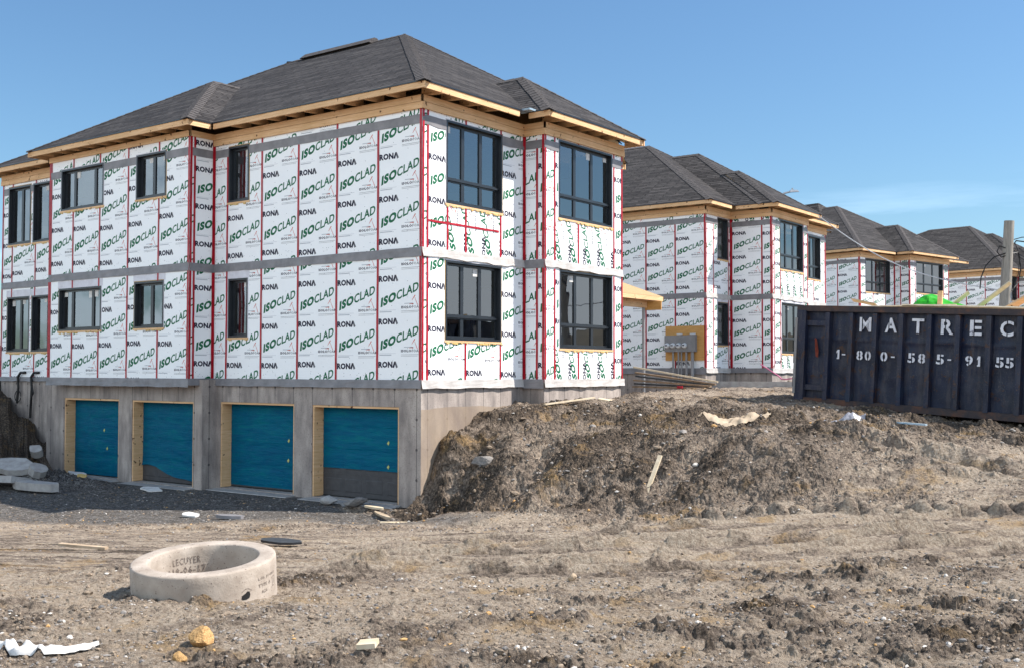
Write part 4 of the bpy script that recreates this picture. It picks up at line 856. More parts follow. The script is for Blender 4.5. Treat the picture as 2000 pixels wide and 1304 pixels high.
# ------------------------------------------------------------------ concrete ring in the foreground
def on_cyl(mb, tris, R0, a0, z0, m, inner=False, lift=.0025):
    # wraps flat lettering (x along the arc in metres, y up) onto a cylinder
    for t in tris:
        pts = []
        for q in t:
            a = a0+(q[0]/R0)*(-1 if inner else 1); r_ = R0-lift if inner else R0+lift; pts.append((r_*math.cos(a), r_*math.sin(a), z0+q[1]))
        mb.poly(pts, m)
def make_ring():
    H_ = .44; T = empty('concrete_ring', (7.11, -10.78, -1.41-H_+.01), 0, 'round open concrete manhole ring lying on the dirt in the left foreground', 'manhole ring')
    ax = Vector((RX, RY, 0)); T.rotation_mode = 'QUATERNION'; T.rotation_quaternion = Quaternion(ax, math.radians(5.5)) @ Quaternion(Vector((FX, FY, 0)), math.radians(-1.6))
    mb = MB(); n = 160; ro_, ri = .600, .455
    prof = [(ri, 0), (ri, H_-.014), (ri+.006, H_-.004), (ri+.016, H_), (ro_-.016, H_), (ro_-.005, H_-.005), (ro_, H_-.018), (ro_, 0)]
    # subdivide the walls for a slightly uneven cast surface
    pr = []
    for (a, b) in zip(prof, prof[1:]):
        k = 8 if abs(a[1]-b[1]) > .1 else (3 if abs(a[0]-b[0]) > .05 else 1)
        for i in range(k): pr.append((a[0]+(b[0]-a[0])*i/k, a[1]+(b[1]-a[1])*i/k))
    pr.append(prof[-1]); G = []
    for i in range(n):
        a = 2*math.pi*i/n; c = []
        for j, (r_, z) in enumerate(pr):
            d = float(gnoise(np.array([a*3+z*3]), np.array([z*9+j*.2]))[0])*.003; chip = max(0, float(gnoise(np.array([a*9.]), np.array([3.3+j]))[0])-.25)*.012 if z > H_-.03 else 0
            c.append(((r_+d)*math.cos(a), (r_+d)*math.sin(a), z-chip))
        G.append(c)
    for i in range(n):
        a, b = G[i], G[(i+1) % n]
        for j in range(len(pr)-1): mb.poly([a[j], b[j], b[j+1], a[j+1]][::-1], 'ring_concrete')
    body = mb.build('ring_wall', T, smooth=True, merge=True)
    # stamped date inside, facing the camera from the far left wall
    toc = math.atan2(CAMY+10.78, CAMX-7.11); far = toc+math.pi
    ink = MB(); t1 = fit(text_tris('LECUYER', .01, 1, 1.15), 0, 0, .255, .062, .0); t2 = fit(text_tris('2019-06-17', .02, 1, 1.1), 0, 0, .40, .066, .0)
    on_cyl(ink, t1, ri, far+.63, H_-.15, 'ink_stamp', True); on_cyl(ink, t2, ri, far+.86, H_-.235, 'ink_stamp', True)
    ink.build('stamped_lettering', body)
    o2 = MB(); right = toc+math.radians(46)
    for txt, w_, zz, da in (('LSR JOINT', .26, H_-.135, 0), ('TYPE A', .17, H_-.19, .0), ('A26', .08, H_-.245, .06)): on_cyl(o2, fit(text_tris(txt, .01, 1, 1.2), 0, 0, w_, .028), ro_, right+da, zz, 'ink_stamp')
    for a, b in (((.21, .0), (.21, -.08)), ((.21, -.08), (.26, -.08)), ((.26, -.08), (.26, 0)), ((.21, 0), (.26, 0)), ((.235, -.02), (.235, -.06))):
        on_cyl(o2, [stroke(a, b, .003, .003)], ro_, right, H_-.15, 'ink_stamp')
    o2.build('stamped_lettering', body)
    h = MB(); ha = toc+math.radians(33); pts = [(-.045, -.02), (-.03, -.03), (0, -.033), (.03, -.024), (.04, 0), (.034, .028), (.012, .034), (-.008, .02), (-.04, .006)]
    on_cyl(h, [pts], ro_, ha, H_-.22, 'black_cable'); on_cyl(h, [stroke((-.04+.012*i, .035+.022*math.sin(i*.4)), (-.04+.012*(i+1), .035+.022*math.sin((i+1)*.4)), .003, .003) for i in range(8)], ro_, ha, H_-.22, 'ink_stamp')
    h.build('lifting_hole', body)
two_tone('ink_stamp', (.13, .10, .085), (.30, .25, .21), 40, .8, bump=0, lo=.4, hi=.7)
make_ring()
# ------------------------------------------------------------------ dumpster
def make_dumpster():
    T = empty('dumpster', (4.744, 8.007, -.52), 0, 'long dark blue scratched steel dumpster with white stencilled name and phone number', 'dumpster')
    T.rotation_euler = (0, math.radians(3.2), math.radians(-7.36))
    L_, D_, Hh = 6.95, 2.4, 2.13; P = 'dumpster_paint'
    b = MB(); nx, nz_ = 140, 40; G = []
    for i in range(nx+1):
        x = L_*i/nx; c = []
        for k in range(nz_+1):
            z = .08+(Hh-.10)*k/nz_; dent = .035*float(gnoise(np.array([x*1.7]), np.array([z*1.9]))[0])+.012*float(gnoise(np.array([x*6.]), np.array([z*5.+9]))[0]); c.append((x, .02+dent-.028*math.exp(-((z-1.50-.02*math.sin(x*4))/.035)**2), z))
        G.append(c)
    for i in range(nx):
        for k in range(nz_): b.poly([G[i][k], G[i+1][k], G[i+1][k+1], G[i][k+1]], P)
    side = b.build('side_panel', T, smooth=True, merge=True)
    q = MB(); q.box(0, L_, D_-.06, D_, .05, Hh, P); q.build('side_panel', T); q = MB(); q.box(0, .06, .05, D_-.06, .05, Hh, P); q.build('end_door', T); q = MB(); q.box(L_-.06, L_, .05, D_-.06, .05, Hh, P); q.build('end_panel', T); q = MB(); q.box(.06, L_-.06, .05, D_-.06, .05, .1, 'rusty_steel'); q.build('floor', T)
    # ribs: folded channels
    for x in (.71, 1.28, 1.85, 2.46, 3.08, 3.70, 4.34, 4.96, 5.58, 6.2):
        q = MB(); w_ = .125; x0 = x-w_; e = random.uniform(-.008, .008); segs = 7
        for k in range(segs):
            z0, z1 = .10+(Hh-.14)*k/segs, .10+(Hh-.14)*(k+1)/segs; f0, f1 = random.uniform(-.004, .004), random.uniform(-.004, .004)
            q.hexa([(x0+.012, -.14+f0, z0), (x-.012, -.14+f0, z0), (x, .03, z0), (x0, .03, z0)], [(x0+.012, -.14+f0, z1-.0005), (x-.012, -.14+f0, z1-.0005), (x, .03, z1-.0005), (x0, .03, z1-.0005)], P)
        q.build('rib', T)
    q = MB(); q.box(-.14, L_+.05, -.135, .05, Hh-.02, Hh+.11, 'rusty_steel'); q.box(-.14, L_+.05, D_-.05, D_+.13, Hh-.02, Hh+.11, 'rusty_steel'); q.build('top_rail', T)
    q = MB(); q.box(.02, L_+.02, -.125, .05, -.03, .12, 'rusty_steel'); q.build('bottom_rail', T)
    q = MB(); q.box(-.13, .10, -.15, .05, .02, Hh+.0, P); q.build('corner_post', T)
    for z0, z1 in ((.30, .42), (1.78, 1.90)): q = MB(); q.box(.10, .585, -.075, .03, z0, z1, P); q.build('cross_brace', T)
    for z in (.35, .9, 1.5): q = MB(); q.tube([(-.17, -.09, z), (-.17, -.09, z+.22)], .045, 'rusty_steel', 10); q.box(-.2, -.10, -.12, -.02, z+.04, z+.18, P); q.build('hinge', T)
    q = MB(); q.box(-.16, -.10, -.17, -.06, .2, 1.95, 'steel_grey'); q.build('latch_bar', T)
    q = MB(); q.box(.4, L_-.4, .7, .82, -.2, .05, 'rusty_steel'); q.build('skid_rail', T); q = MB(); q.box(.4, L_-.4, 1.6, 1.72, -.2, .05, 'rusty_steel'); q.build('skid_rail', T)
    for x in (.35, 6.3):
        for y in (.08, D_-.25): q = MB(); q.tube([(x, y, -.09), (x, y+.2, -.09)], .09, 'rusty_steel', 16); q.build('roller', T)
    # stencilled lettering, each glyph broken by the bridges of its stencil
    y = -.037
    def glyph(ch, x0, x1, z0, z1, gaps):
        let = MB()
        if ch == '1':
            w1 = .045; tr = [np.array(p) for p in ([(x1-w1-.012, z0), (x1-.012, z0), (x1-.012, z1), (x1-w1-.012, z1)], [(x1-w1-.013, z1), (x1-w1-.013, z1-.055), (x0+.012, z1-.085), (x0+.012, z1-.045)], [(x1-w1-.03, z0), (x1-w1-.013, z0), (x1-w1-.013, z0+.03), (x1-w1-.03, z0+.03)])]
        else: tr = fit(text_tris(ch, .022 if z0 > 1.5 else .03, 3), x0, z0, x1-x0, z1-z0)
        holes = [(x0+(x1-x0)*g-.011, x0+(x1-x0)*g+.011, z0-1, z1+1) for g in gaps]
        rects = free_rects((x0-.1, x1+.1, z0-.1, z1+.1), holes)
        for p in clip_all(tr, rects): let.poly([(q_[0], y, q_[1]) for q_ in p], 'stencil_paint')
        let.build('stencilled_character', side)
    for ch, x0, x1, g in (('M', 1.385, 1.665, [.24]), ('A', 1.985, 2.265, [.33]), ('T', 2.60, 2.87, []), ('R', 3.24, 3.51, [.36]), ('E', 3.855, 4.105, [.36]), ('C', 4.475, 4.745, [.52])): glyph(ch, x0, x1, 1.68, 2.0, g)
    for ch, x0, x1, g in (('1', .84, .935, []), ('8', 1.34, 1.49, [.5]), ('0', 1.54, 1.685, [.5]), ('0', 1.91, 2.07, [.5]), ('5', 2.535, 2.70, [.55]), ('8', 2.77, 2.93, [.5]), ('5', 3.165, 3.335, [.55]), ('9', 3.785, 3.945, [.5]), ('1', 4.02, 4.11, []), ('5', 4.41, 4.575, [.5]), ('5', 4.61, 4.775, [.5])): glyph(ch, x0, x1, 1.045, 1.255, g)
    for x0, x1 in ((.985, 1.07), (2.155, 2.24), (3.41, 3.49)): let = MB(); let.poly([(x0, y, 1.135), (x1, y, 1.135), (x1, y, 1.165), (x0, y, 1.165)], 'stencil_paint'); let.build('stencilled_character', side)
    q = MB(); q.poly([(.29, y, 1.50), (.34, y, 1.48), (.40, y, 1.2), (.39, y, 1.05), (.33, y, 1.08), (.31, y, 1.25)], 'rust_patch'); q.build('rust_stain', side)
    # load
    TW = T.matrix_basis.copy()
    def put(name, mbd, label, cat, group=None):
        o = mbd.build(name, None, label=label, category=cat, group=group); o.matrix_world = T.matrix_basis; return o
    j = MB(); j.hexa([(.1, .1, 1.5), (L_-.1, .1, 1.5), (L_-.1, D_-.1, 1.5), (.1, D_-.1, 1.5)], [(.1, .1, 2.16), (L_-.1, .1, 2.18), (L_-.1, D_-.1, 2.2), (.1, D_-.1, 2.12)], 'osb')
    put('plywood_sheet', j, 'flat pale plywood offcuts filling the dumpster up to its rim', 'plywood')
    specs = [((.9, .25, 2.21), (3.4, .35, 2.30), .09, .03, 'long thin board lying along the dumpster rim, left end'), ((2.3, .12, 2.27), (4.9, .30, 2.26), .10, .035, 'long board lying flat along the dumpster rim below the green bag'),
             ((3.03, .35, 2.2), (3.02, .37, 2.62), .10, .045, 'short upright board stub sticking out of the dumpster beside the green bag'), ((3.05, .6, 2.2), (3.42, .9, 2.62), .10, .03, 'short leaning board just right of the upright stub in the dumpster'),
             ((3.5, .8, 2.15), (4.25, 1.0, 2.84), .09, .04, 'leaning board rising to the right from the end of the green bag'), ((4.35, .4, 2.2), (4.78, .5, 2.50), .14, .05, 'short thick board end poking up between the green bag and the pole'),
             ((4.9, .3, 2.16), (7.2, .8, 3.12), .15, .05, 'wide board leaning up and out of the dumpster at the right edge'), ((5.7, .9, 2.2), (5.0, 1.4, 2.95), .05, .03, 'thin pale lath crossing the base of the utility pole'), ((1.5, .5, 2.30), (.7, .9, 2.42), .12, .02, 'warped board end at the left end of the dumpster load')]
    for p, q_, wd, ht, lab in specs:
        mbd = MB(); mbd.bar(p, q_, wd, ht, 'weathered_wood' if ht < .045 else 'pine', up=(0, .6, .8)); put('board', mbd, lab, 'board', 'boards in the dumpster')
    gbm = MB(); G = []; n = 40
    for i in range(n+1):
        t = i/n; x = 2.35+1.95*t; cz = 2.34-.10*t+.10*math.sin(min(1, t*2.5)*math.pi)*(1-t); hh = .30*(1-t)**.8*(math.sin(min(1, t*7+.15)*math.pi/2))+.03; c = []
        for k in range(21):
            a = math.pi*k/20; w_ = 1+.16*float(gnoise(np.array([x*5.]), np.array([a*2.2]))[0])+.05*float(gnoise(np.array([x*17.]), np.array([a*6]))[0]); c.append((x+.02*math.sin(a*5), .75-math.cos(a)*.38*w_, cz-.14+hh*math.sin(a)*w_))
        G.append(c)
    for a, b_ in zip(G, G[1:]):
        for k in range(20): gbm.poly([a[k], a[k+1], b_[k+1], b_[k]], 'green_bag')
    put('plastic_bag', gbm, 'bright green plastic packaging bag lying on top of the dumpster load', 'plastic bag')
make_dumpster()
# ------------------------------------------------------------------ meters, porch, conduit beside house 2
def on_h2(x, y, z): return (-3.31+x, 19+y, .3+z)
T = empty('electric_panel', on_h2(-.85, -.02, 0), 0, 'grey electric meter cabinet with four round meters on an orange plywood board', 'electric panel')
q = MB(); q.box(-.76, .80, -.02, .0, .27, 1.51, 'plywood'); q.build('backing_board', T)
for k in range(4): q = MB(); q.box(-.72+.235*k, -.49+.235*k, -.17, -.022, .58, 1.17, 'steel_grey'); q.build('meter_base', T)
q = MB(); q.box(.222, .52, -.20, -.022, .58, 1.18, 'steel_grey'); q.build('main_breaker_box', T)
for k in range(4):
    q = MB(); x = -.605+.235*k; q.tube([(x, -.165, .80), (x, -.20, .80), (x, -.25, .80), (x, -.27, .80)], [.10, .095, .085, .06], 'meter_white', 20); mo = q.build('meter', T, smooth=False)
    d = MB(); d.box(x-.045, x+.045, -.277, -.2705, .79, .83, 'ink_dark'); d.build('dial', mo)
for x, r_, z1 in ((-.40, .035, -.7), (-.18, .035, -.75), (-.06, .03, -.75), (.14, .04, -.35), (.38, .06, -.75)): q = MB(); q.tube([(x, -.11, .58), (x, -.11, z1)], r_, 'conduit', 12); q.build('conduit', T)
for x in (-.25, .28): q = MB(); q.box(x, x+.2, -.12, -.04, 1.19, 1.24, 'meter_white'); q.build('connector', T)
def post(name, x, y, z0, z1, r_, m, label, cat):
    q = MB(); q.tube([(x, y, z0), (x, y, z1)], r_, m, 10); q.build(name, None, label=label, category=cat)
T = empty('porch_roof', (-2.7, 12.2, .05), 0, 'small unshingled plywood porch roof showing behind the corner of the nearest house', 'porch roof')
q = MB(); a, b, c, d = (-2.8, -2.6, 2.52), (0, -2.6, 2.52), (0, 2.65, 2.52), (-2.8, 2.65, 2.52); r0, r1 = (-1.4, -2.6, 3.18), (-1.4, 1.3, 3.18)
for f_ in ([a, d, r1, r0], [b, c, r1, r0], [c, d, r1]): q.poly(f_, 'osb'); q.poly([(p_[0], p_[1], p_[2]-.03) for p_ in f_][::-1], 'osb')
q.build('roof_deck', T)
for p_, q_ in (((0, -2.6), (0, 2.65)), ((0, 2.65), (-2.8, 2.65))):
    s_ = MB(); fr = Frame(p_, q_); fr.box(s_, 0, fr.L, 2.38, 2.515, -.04, 0, 'pine'); s_.build('fascia_board', T)
s_ = MB(); s_.box(-.45, -.31, -2.5, 2.1, 2.16, 2.38, 'pine'); s_.build('beam', T)
s_ = MB(); s_.tube([(-.38, 2.0, -.6), (-.38, 2.0, 2.16)], .05, 'conduit', 10); s_.build('post', T)
s_ = MB(); s_.box(-.47, .2, 2.11, 2.15, 2.08, 2.36, 'plywood'); s_.build('gusset_board', T)
# lumber stack between the houses
T = empty('lumber_stack', (-.6, 11.9, -.32), 12, 'low pile of dark boards and pale planks just past the corner of the nearest house', 'lumber')
for k, (z0_, z1_, m_, l_, w_, y_) in enumerate(((.05, .02, 'dark_wood', 2.2, .4, -.2), (.14, .05, 'black_alu', 2.1, .5, .0), (.24, .08, 'dark_wood', 2.3, .2, -.25), (.36, .10, 'black_alu', 2.25, .45, .05), (.46, .13, 'dark_wood', 2.35, .25, -.1), (.62, .20, 'weathered_wood', 2.45, .12, -.3))):
    q = MB(); q.bar((-1.25, y_, z0_), (-1.25+l_, y_+.08*k-.2, z1_), w_, .045, m_); q.build('plank', T)
q = MB(); q.box(.15, .3, -.62, -.55, .02, .09, 'tape'); q.build('red_tag', T)
T = MB(); 
cu_ = MB(); cu_.box(0, 5.4, 0, .09, 0, .24, 'slab_concrete'); o = cu_.build('curb', None, label='long low pale form board along the ground in front of the electric meters', category='form board'); o.location = (-1.2, 13.6, -.36); o.rotation_euler = (0, 0, math.radians(20))
for k, (x, y, lab) in enumerate(((1.35, 16.1, 'short white pipe stub near the second house, left one of the two'), (1.75, 16.6, 'short white pipe stub near the second house, right one of the two'))):
    q = MB(); q.tube([(x, y, -.3), (x, y, .18)], .055, 'white_pvc', 12); q.tube([(x-.1, y, .18), (x, y, .22), (x+.1, y, .18)], .06, 'white_pvc', 12); q.build('pipe_stub', None, label=lab, category='pipe', group='white pipe stubs by the second house')
q = MB(); q.tube([(-.9+.3*i, 18.3-.35*i, .42-.09*i if i < 5 else -.05+.02*math.sin(i*2.)) for i in range(16)], .022, 'pink_string', 6); q.build('cord', None, label='thin pink cord trailing down and along the ground by the second house', category='cord')
# ------------------------------------------------------------------ utility pole, wire, street lamp
T = empty('utility_pole', (7.45, 15.05, -.5), 0, 'weathered grey wooden utility pole leaning slightly behind the dumpster', 'utility pole')
q = MB(); q.tube([(0, 0, 0), (.09, .02, 1.5), (.2, .03, 3.2), (.29, .04, 4.74)], [.165, .155, .14, .13], 'pole_wood', 20); q.build('shaft', T, smooth=False)
def cable(pts, r_, par, m='black_cable'): q = MB(); q.tube(pts, r_, m, 6); return q.build('cable', par)
def P3(s_, f_, z): return (RX*s_+FX*f_, RY*s_+FY*f_, z)
cable([P3(-.58, -.2, 2.9), P3(-.55, -.2, 3.2), P3(-.42, -.2, 3.52), P3(-.2, -.2, 3.75), P3(.12, -.2, 3.86), P3(.35, -.1, 4.05), P3(.5, 0, 4.22), P3(.8, .1, 4.20), P3(2.2, .2, 3.95)], .018, T)
cable([P3(.12, -.2, 4.0), P3(-.05, -.22, 4.05), P3(-.12, -.22, 3.9), P3(.0, -.2, 3.75), P3(.3, -.2, 3.85), P3(.5, -.1, 3.9), P3(.62, 0, 3.5), P3(.55, 0, 3.1), P3(.3, -.15, 2.86), P3(.15, -.2, 2.84)], .016, T)
cable([P3(.42, -.1, 4.15), P3(.55, -.1, 3.8), P3(.5, -.1, 3.3), P3(.3, -.2, 2.85), P3(.45, -.15, 2.55)], .012, T); cable([P3(.25, -.2, 4.2), P3(.6, -.1, 4.3), P3(2.4, 0, 4.4)], .012, T)
q = MB(); q.tube([P3(.19, -.18, .3), P3(.25, -.16, 2.8)], .03, 'galvanised', 8); q.build('ground_pipe', T)
a, b = Vector((-1.2, 24.3, 6.15)), Vector((7.6, 15.0, 2.35)); pts = []
for i in range(25): t = i/24; p = a.lerp(b, t); p.z -= .55*math.sin(math.pi*t); pts.append(p)
q = MB(); q.tube(pts, .017, 'pale_cable', 6); q.build('overhead_wire', None, label='thin pale service wire hanging from the second house to the utility pole', category='wire')
T = empty('street_lamp', (-9.6, 39.3, 0), 0, 'grey street lamp head on a curved arm rising behind the second house roof', 'street lamp')
q = MB(); q.tube([(0, 0, 0), (0, 0, 8.6)], [.11, .08], 'galvanised', 10); q.build('pole', T)
q = MB(); q.tube([P3(0, 0, 8.6), P3(.05, 0, 9.1), P3(.25, 0, 9.5), P3(.6, 0, 9.75), P3(1.0, 0, 9.85)], .05, 'galvanised', 8); q.build('arm', T)
q = MB(); q.hexa([P3(.9, -.1, 9.80), P3(1.4, -.08, 9.83), P3(1.4, .08, 9.83), P3(.9, .1, 9.80)], [P3(.93, -.07, 9.93), P3(1.3, -.05, 9.93), P3(1.3, .05, 9.93), P3(.93, .07, 9.93)], 'galvanised'); q.tube([P3(1.05, 0, 9.93), P3(1.05, 0, 10.03)], .05, 'galvanised', 8); q.build('lamp_head', T)
# black cables coming out of the wing foundation
for k, (x, lab) in enumerate(((-15.05, 'black cable with a coiled loop hanging on the foundation left of the garages'), (-14.35, 'black cable hanging straight down the foundation, the one nearer the garages'))):
    q = MB(); q.tube([(x+.25, -.03, .12), (x+.05, -.06, .12), (x-.08, -.07, .0), (x-.06, -.06, -.3), (x-.12, -.06, -.75-.4*k)], .035, 'black_cable', 8)
    if k == 0: q.tube([(x-.08+.16*math.cos(t), -.06, -.55+.16*math.sin(t)) for t in [i*.5 for i in range(13)]], .012, 'black_cable', 6)
    else: q.tube([(x-.05, -.07, -.2), (x+.1, -.1, -.45), (x-.02, -.1, -.6), (x-.1, -.08, -.9)], .018, 'black_cable', 6)
    q.build('hanging_cable', None, label=lab, category='cable', group='cables hanging from the wing')
# ------------------------------------------------------------------ stones, slabs and scraps
def rock_mesh(sub=3, seed=0, sharp=.35, fl=1.):
    bm = bmesh.new(); bmesh.ops.create_icosphere(bm, subdivisions=sub, radius=.5); r = random.Random(seed); cuts = [(Vector((r.uniform(-1, 1), r.uniform(-1, 1), r.uniform(-1, 1))).normalized(), r.uniform(.28, .44)) for _ in range(9)]
    for v in bm.verts:
        for n, d in cuts:
            k = v.co.dot(n)-d
            if k > 0: v.co -= n*k
        n_ = float(gnoise(np.array([v.co.x*4+seed]), np.array([v.co.y*4+v.co.z*5]))[0]); v.co *= 1+sharp*.3*n_
    me = bpy.data.meshes.new('rock'); bm.to_mesh(me); bm.free(); return me
def thing_rock(name, x, y, size, m, label, cat, sink=.25, rz=0, seed=1, group=None, rx=0, sub=3):
    me = rock_mesh(sub, seed); me.materials.append(M[m]); o = bpy.data.objects.new(name, me); COL.objects.link(o); o.scale = size; z = gz(x, y); o.location = (x, y, z+size[2]*(.5-sink)); o.rotation_euler = (math.radians(rx), 0, math.radians(rz)); return setp(o, label=label, category=cat, group=group)
def flat(name, x, y, wd, ln, th, m, label, cat, rz=0, tilt=(0, 0), lift=.01, group=None, jag=0, seed=0):
    r = random.Random(seed); q = MB(); n = 4 if not jag else 9; pts = []
    if not jag: pts = [(-wd/2, -ln/2), (wd/2, -ln/2), (wd/2, ln/2), (-wd/2, ln/2)]
    else:
        for k in range(n): a = 2*math.pi*k/n; f_ = 1-r.uniform(0, jag); pts.append((math.cos(a)*wd/2*f_, math.sin(a)*ln/2*f_))
    q.poly([(p[0], p[1], th) for p in pts], m); q.poly([(p[0], p[1], 0) for p in pts][::-1], m)
    for k in range(len(pts)): a, b = pts[k], pts[(k+1) % len(pts)]; q.poly([(*a, 0), (*b, 0), (*b, th), (*a, th)], m)
    o = q.build(name, None, label=label, category=cat, group=group); o.location = (x, y, gz(x, y)+lift); o.rotation_euler = (math.radians(tilt[0]), math.radians(tilt[1]), math.radians(rz)); return o
thing_rock('rock', 9.05, -12.32, (.17, .16, .14), 'ochre_rock', 'fist sized bright ochre stone in the foreground below the concrete ring', 'rock', .15, 20, 3)
thing_rock('rock', 9.34, -12.70, (.09, .08, .08), 'ochre_rock', 'small ochre stone at the bottom edge just left of the larger ochre one', 'rock', .2, 60, 5)
thing_rock('rock', 8.97, -7.95, (.10, .09, .09), 'tan_rock', 'single tan stone lying on bare dirt in the middle foreground', 'rock', .15, 0, 8)
thing_rock('rock', 1.15, .55, (.5, .3, .26), 'grey_rock', 'flat grey boulder stuck in the steep bank near the house corner', 'rock', .3, 40, 11)
thing_rock('rock', 9.9, -12.9, (.07, .06, .05), 'grey_rock', 'small dark grey stone close to the bottom edge left of centre', 'rock', .2, 10, 12)
for k, (x, y, sx_, sy_, sz_, rz, rx, lab) in enumerate(((-10.9, -2.5, 1.35, .75, .15, 20, 24, 'broken concrete slab tilted up at the left edge near the dirt pile'), (-10.3, -2.25, .5, .42, .2, 70, 35, 'small broken concrete block right behind the tilted slab'), (-9.85, -3.2, 1.3, .9, .16, 5, -12, 'wide broken concrete slab lying lowest at the left edge'), (-8.9, -3.1, 1.7, .38, .18, 12, 4, 'long low concrete slab piece pointing toward the garages'), (-11.6, -1.5, .4, .34, .22, 30, 40, 'grey concrete chunk high on the dirt pile slope'))):
    flat('concrete_chunk', x, y, sx_, sy_, sz_, 'slab_concrete', lab, 'concrete chunk', rz, (rx, rx*.3), .06, 'broken concrete by the dirt pile', .28, 60+k)
thing_rock('concrete_chunk', -2.05, -.55, (.42, .25, .22), 'slab_concrete', 'pale pointed concrete chunk in front of the rightmost garage door', 'concrete chunk', .1, 30, 41, None, 0, 2)
thing_rock('concrete_chunk', -1.45, -.35, (.62, .32, .24), 'grey_rock', 'dark grey concrete chunk by the right jamb of the rightmost garage door', 'concrete chunk', .1, 60, 42, None, 0, 2)
flat('wood_block', 10.14, -11.93, .115, .11, .03, 'weathered_wood', 'square pale wood offcut at the bottom of the picture', 'wood offcut', 30, (4, -6), .03)
q = MB(); q.bar((5.19, .02, gz(5.19, .02)-.05), (5.17, .55, gz(5.21, .15)+.47), .075, .03, 'weathered_wood'); q.build('wooden_stake', None, label='pale wooden stake leaning out of the dirt bank', category='stake')
q = MB(); p0_, p1_ = Vector((1.0, 2.9, gz(1.0, 2.9)+.03)), Vector((1.35, 4.35, gz(1.35, 4.35)+.14)); q.bar(p0_, p1_, .07, .03, 'weathered_wood'); q.build('board', None, label='thin pale board lying against the foundation at the house corner bay', category='board')
flat('wood_chip', 1.25, 5.0, .34, .22, .05, 'weathered_wood', 'small pale plank piece on the dirt just below the bay foundation', 'wood offcut', 20, (5, 8), .02)
flat('board', 2.49, -9.04, .62, .09, .03, 'tan_rock', 'brown board lying flat on the dirt left of the concrete ring', 'board', 28, (0, 3), .04)
flat('roofing_scrap', 3.6, -6.85, .62, .35, .03, 'black_alu', 'black roofing scrap lying just behind the concrete ring', 'scrap', 30, (3, 3), .05, jag=.3, seed=4)
flat('roofing_scrap', -1.97, -3.18, .62, .22, .06, 'membrane', 'dark flat slab piece on the gravel in front of the third garage door', 'scrap', 35, (3, 2), .02, jag=.2, seed=6)
flat('paper_scrap', -3.07, -3.25, .42, .25, .03, 'white_paper', 'white crumpled scrap on sunlit gravel in front of the garages', 'scrap', 20, (10, 5), .03, jag=.4, seed=7)
flat('paper_scrap', -7.01, -1.35, .62, .4, .03, 'white_paper', 'white scrap lying in the shadow between the second and third garage doors', 'scrap', 20, (8, 5), .03, jag=.35, seed=8)
flat('insulation_scrap', -10.6, -1.0, .75, .3, .05, 'white_paper', 'pale insulation scrap in front of the leftmost garage door', 'scrap', 10, (5, 5), .05, jag=.4, seed=9)
flat('insulation_scrap', -10.0, -1.25, .4, .2, .06, 'foam', 'yellowish foam scrap in front of the leftmost garage door', 'scrap', 10, (5, 5), .05, jag=.4, seed=10)
for k, (x, y, l_, m_, rz, lab) in enumerate(((-.75, -.55, .55, 'weathered_wood', 15, 'short pale wood scrap at the foot of the house corner, farthest left of three'), (-.35, -.75, .8, 'tarp_beige', -20, 'splintered beige board at the foot of the house corner, middle of three'), (.35, -.95, .95, 'weathered_wood', 60, 'longest pale board at the foot of the house corner, pointing right'))):
    flat('wood_scrap', x, y, l_, .12, .04, m_, lab, 'wood scrap', rz, (6, 4), .05, 'wood scraps at the house corner', .25, 20+k)
def cloth(name, pts, wd, m, label, cat, amp=.1, lift=.05, seed=0):
    # crumpled sheet along a line of ground points
    q = MB(); n, k_ = 36, 10; G = []; P_ = [Vector((*p, 0)) for p in pts]
    for i in range(n+1):
        t = i/n*(len(P_)-1); a = min(int(t), len(P_)-2); p = P_[a].lerp(P_[a+1], t-a); d = (P_[a+1]-P_[a]).normalized(); nn = Vector((-d.y, d.x, 0)); c = []
        for k in range(k_+1):
            w_ = (k/k_-.5)*wd*(.75+.5*float(gnoise(np.array([i*.21+seed]), np.array([3.]))[0])+.3*math.sin(math.pi*i/n)); x, y = p.x+nn.x*w_, p.y+nn.y*w_
            z = gz(x, y)+lift+amp*(.15+abs(float(gnoise(np.array([i*.13+seed]), np.array([k*.22+seed]))[0]))*1.6)+amp*.35*float(gnoise(np.array([i*.37]), np.array([k*.6+seed]))[0])-(.02 if k in (0, k_) else 0); c.append((x, y, z))
        G.append(c)
    for a, b in zip(G, G[1:]):
        for k in range(k_): q.poly([a[k], b[k], b[k+1], a[k+1]], m)
    q.build(name, None, smooth=True, merge=True, label=label, category=cat)
cloth('membrane_strip', [(7.9, -13.35), (8.3, -13.2), (8.50, -13.23), (8.66, -13.12), (8.68, -12.83)], .085, 'white_paper', 'crumpled white membrane strip on the dirt in the bottom left corner', 'plastic strip', .028, .03, 2)
cloth('tarp', [(4.45, 3.5), (5.0, 3.6), (5.4, 3.7), (5.85, 3.75)], .5, 'tarp_beige', 'crumpled beige tarp lying on the dirt left of the dumpster', 'tarp', .07, .01, 5)
cloth('plastic_sheet', [(6.4, 4.7), (6.9, 4.8), (7.35, 4.85)], .4, 'clear_plastic', 'crumpled clear plastic sheet on the ground under the dumpster side', 'plastic sheet', .05, .01, 9)
flat('plastic_strip', 8.2, 5.0, .55, .12, .03, 'blue_strip', 'pale blue strip lying in the shadow in front of the dumpster', 'scrap', 0, (0, 3), .04)
flat('board', 8.85, 4.5, .4, .14, .05, 'weathered_wood', 'short board end on the ground just right of the pale blue strip', 'board', 20, (0, 3), .03)
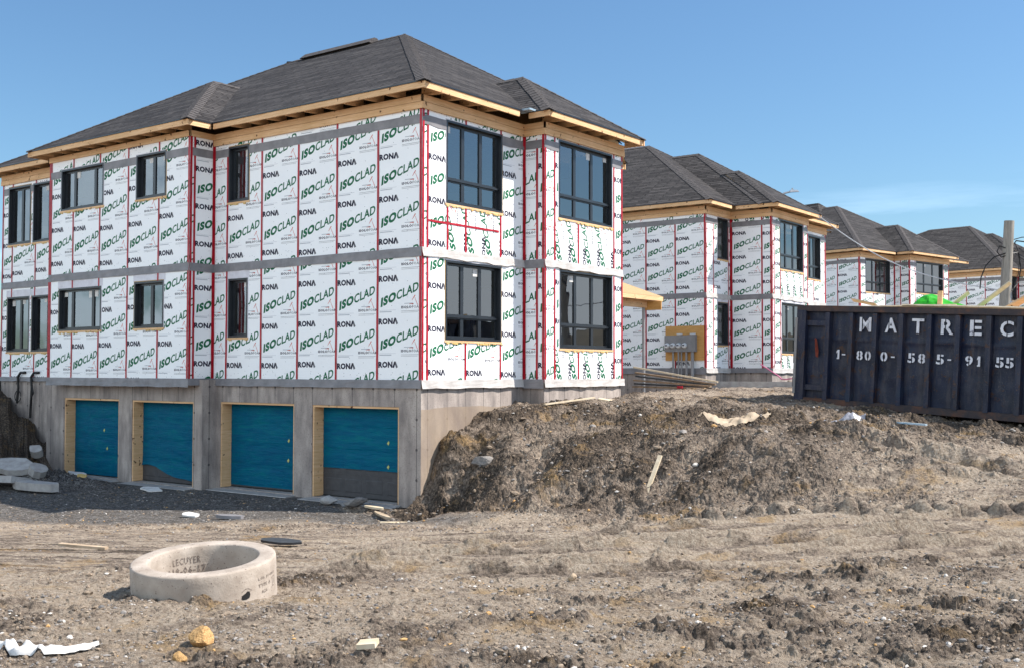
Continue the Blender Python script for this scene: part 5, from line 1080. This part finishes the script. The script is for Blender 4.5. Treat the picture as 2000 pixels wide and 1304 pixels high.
# many loose stones: one object, nobody could count them
def gravel_scatter():
    protos = []
    for s_ in range(7):
        me = rock_mesh(2 if s_ < 2 else 1, 100+s_, 1.0); protos.append((np.array([tuple(v.co) for v in me.vertices]), np.array([tuple(p.vertices) for p in me.polygons]))); bpy.data.meshes.remove(me)
    V, Fc, MI = [], [], []; base = 0; N = 36000
    dd = 5.6*np.exp(rng.random(N)*math.log(27/5.6)); ss = (rng.random(N)-.5)*dd*1.02; x, y = sd2xy(ss, dd)
    z, a = ground_full(x, y); pat = sstep(-.1, .35, fbm(x*1.3+5, y*1.3, 1.0, 3)); keep = rng.random(N) < (.25+.75*pat)*(1-.75*a['lane'])
    keep &= ~((x < .6) & (x > -16.2) & (y > -.45)) & (np.hypot(x-7.11, y+10.78) > .62)
    for i in np.nonzero(keep)[0]:
        v, f = protos[rng.integers(7)]; s_ = .009+.034*rng.random()**4+.0009*dd[i]; s_ *= 1+1.6*a['mound'][i]*(rng.random()**2)
        if rng.random() < .012: s_ *= 1.9
        th = rng.random()*6.28; c, sn = math.cos(th), math.sin(th); w_ = v*[s_*rng.uniform(.8, 1.5), s_*rng.uniform(.7, 1.1), s_*rng.uniform(.4, .9)]
        V.append(np.stack([w_[:, 0]*c-w_[:, 1]*sn+x[i], w_[:, 0]*sn+w_[:, 1]*c+y[i], w_[:, 2]+z[i]+s_*.12], 1)); Fc.append(f+base); base += len(v)
        k = rng.random(); MI.append(np.full(len(f), 0 if k < .32 else 1 if k < .94 else 2 if k < .965 else 3))
    V = np.concatenate(V); Fc = np.concatenate(Fc); MI = np.concatenate(MI); me = bpy.data.meshes.new('loose_stones'); me.from_pydata(V.tolist(), [], Fc.tolist())
    for m_ in ('grey_rock', 'soil_clod', 'ochre_rock', 'pale_stone'): me.materials.append(M[m_])
    me.polygons.foreach_set('material_index', MI.astype(np.int32)); o = bpy.data.objects.new('loose_stones', me); COL.objects.link(o); o['kind'] = 'stuff'; o['label'] = 'loose stones and clods strewn over the dirt'
two_tone('soil_clod', (.10, .077, .06), (.34, .265, .195), 30, .95); two_tone('pale_stone', (.45, .41, .37), (.62, .58, .53), 30, .9)
gravel_scatter()
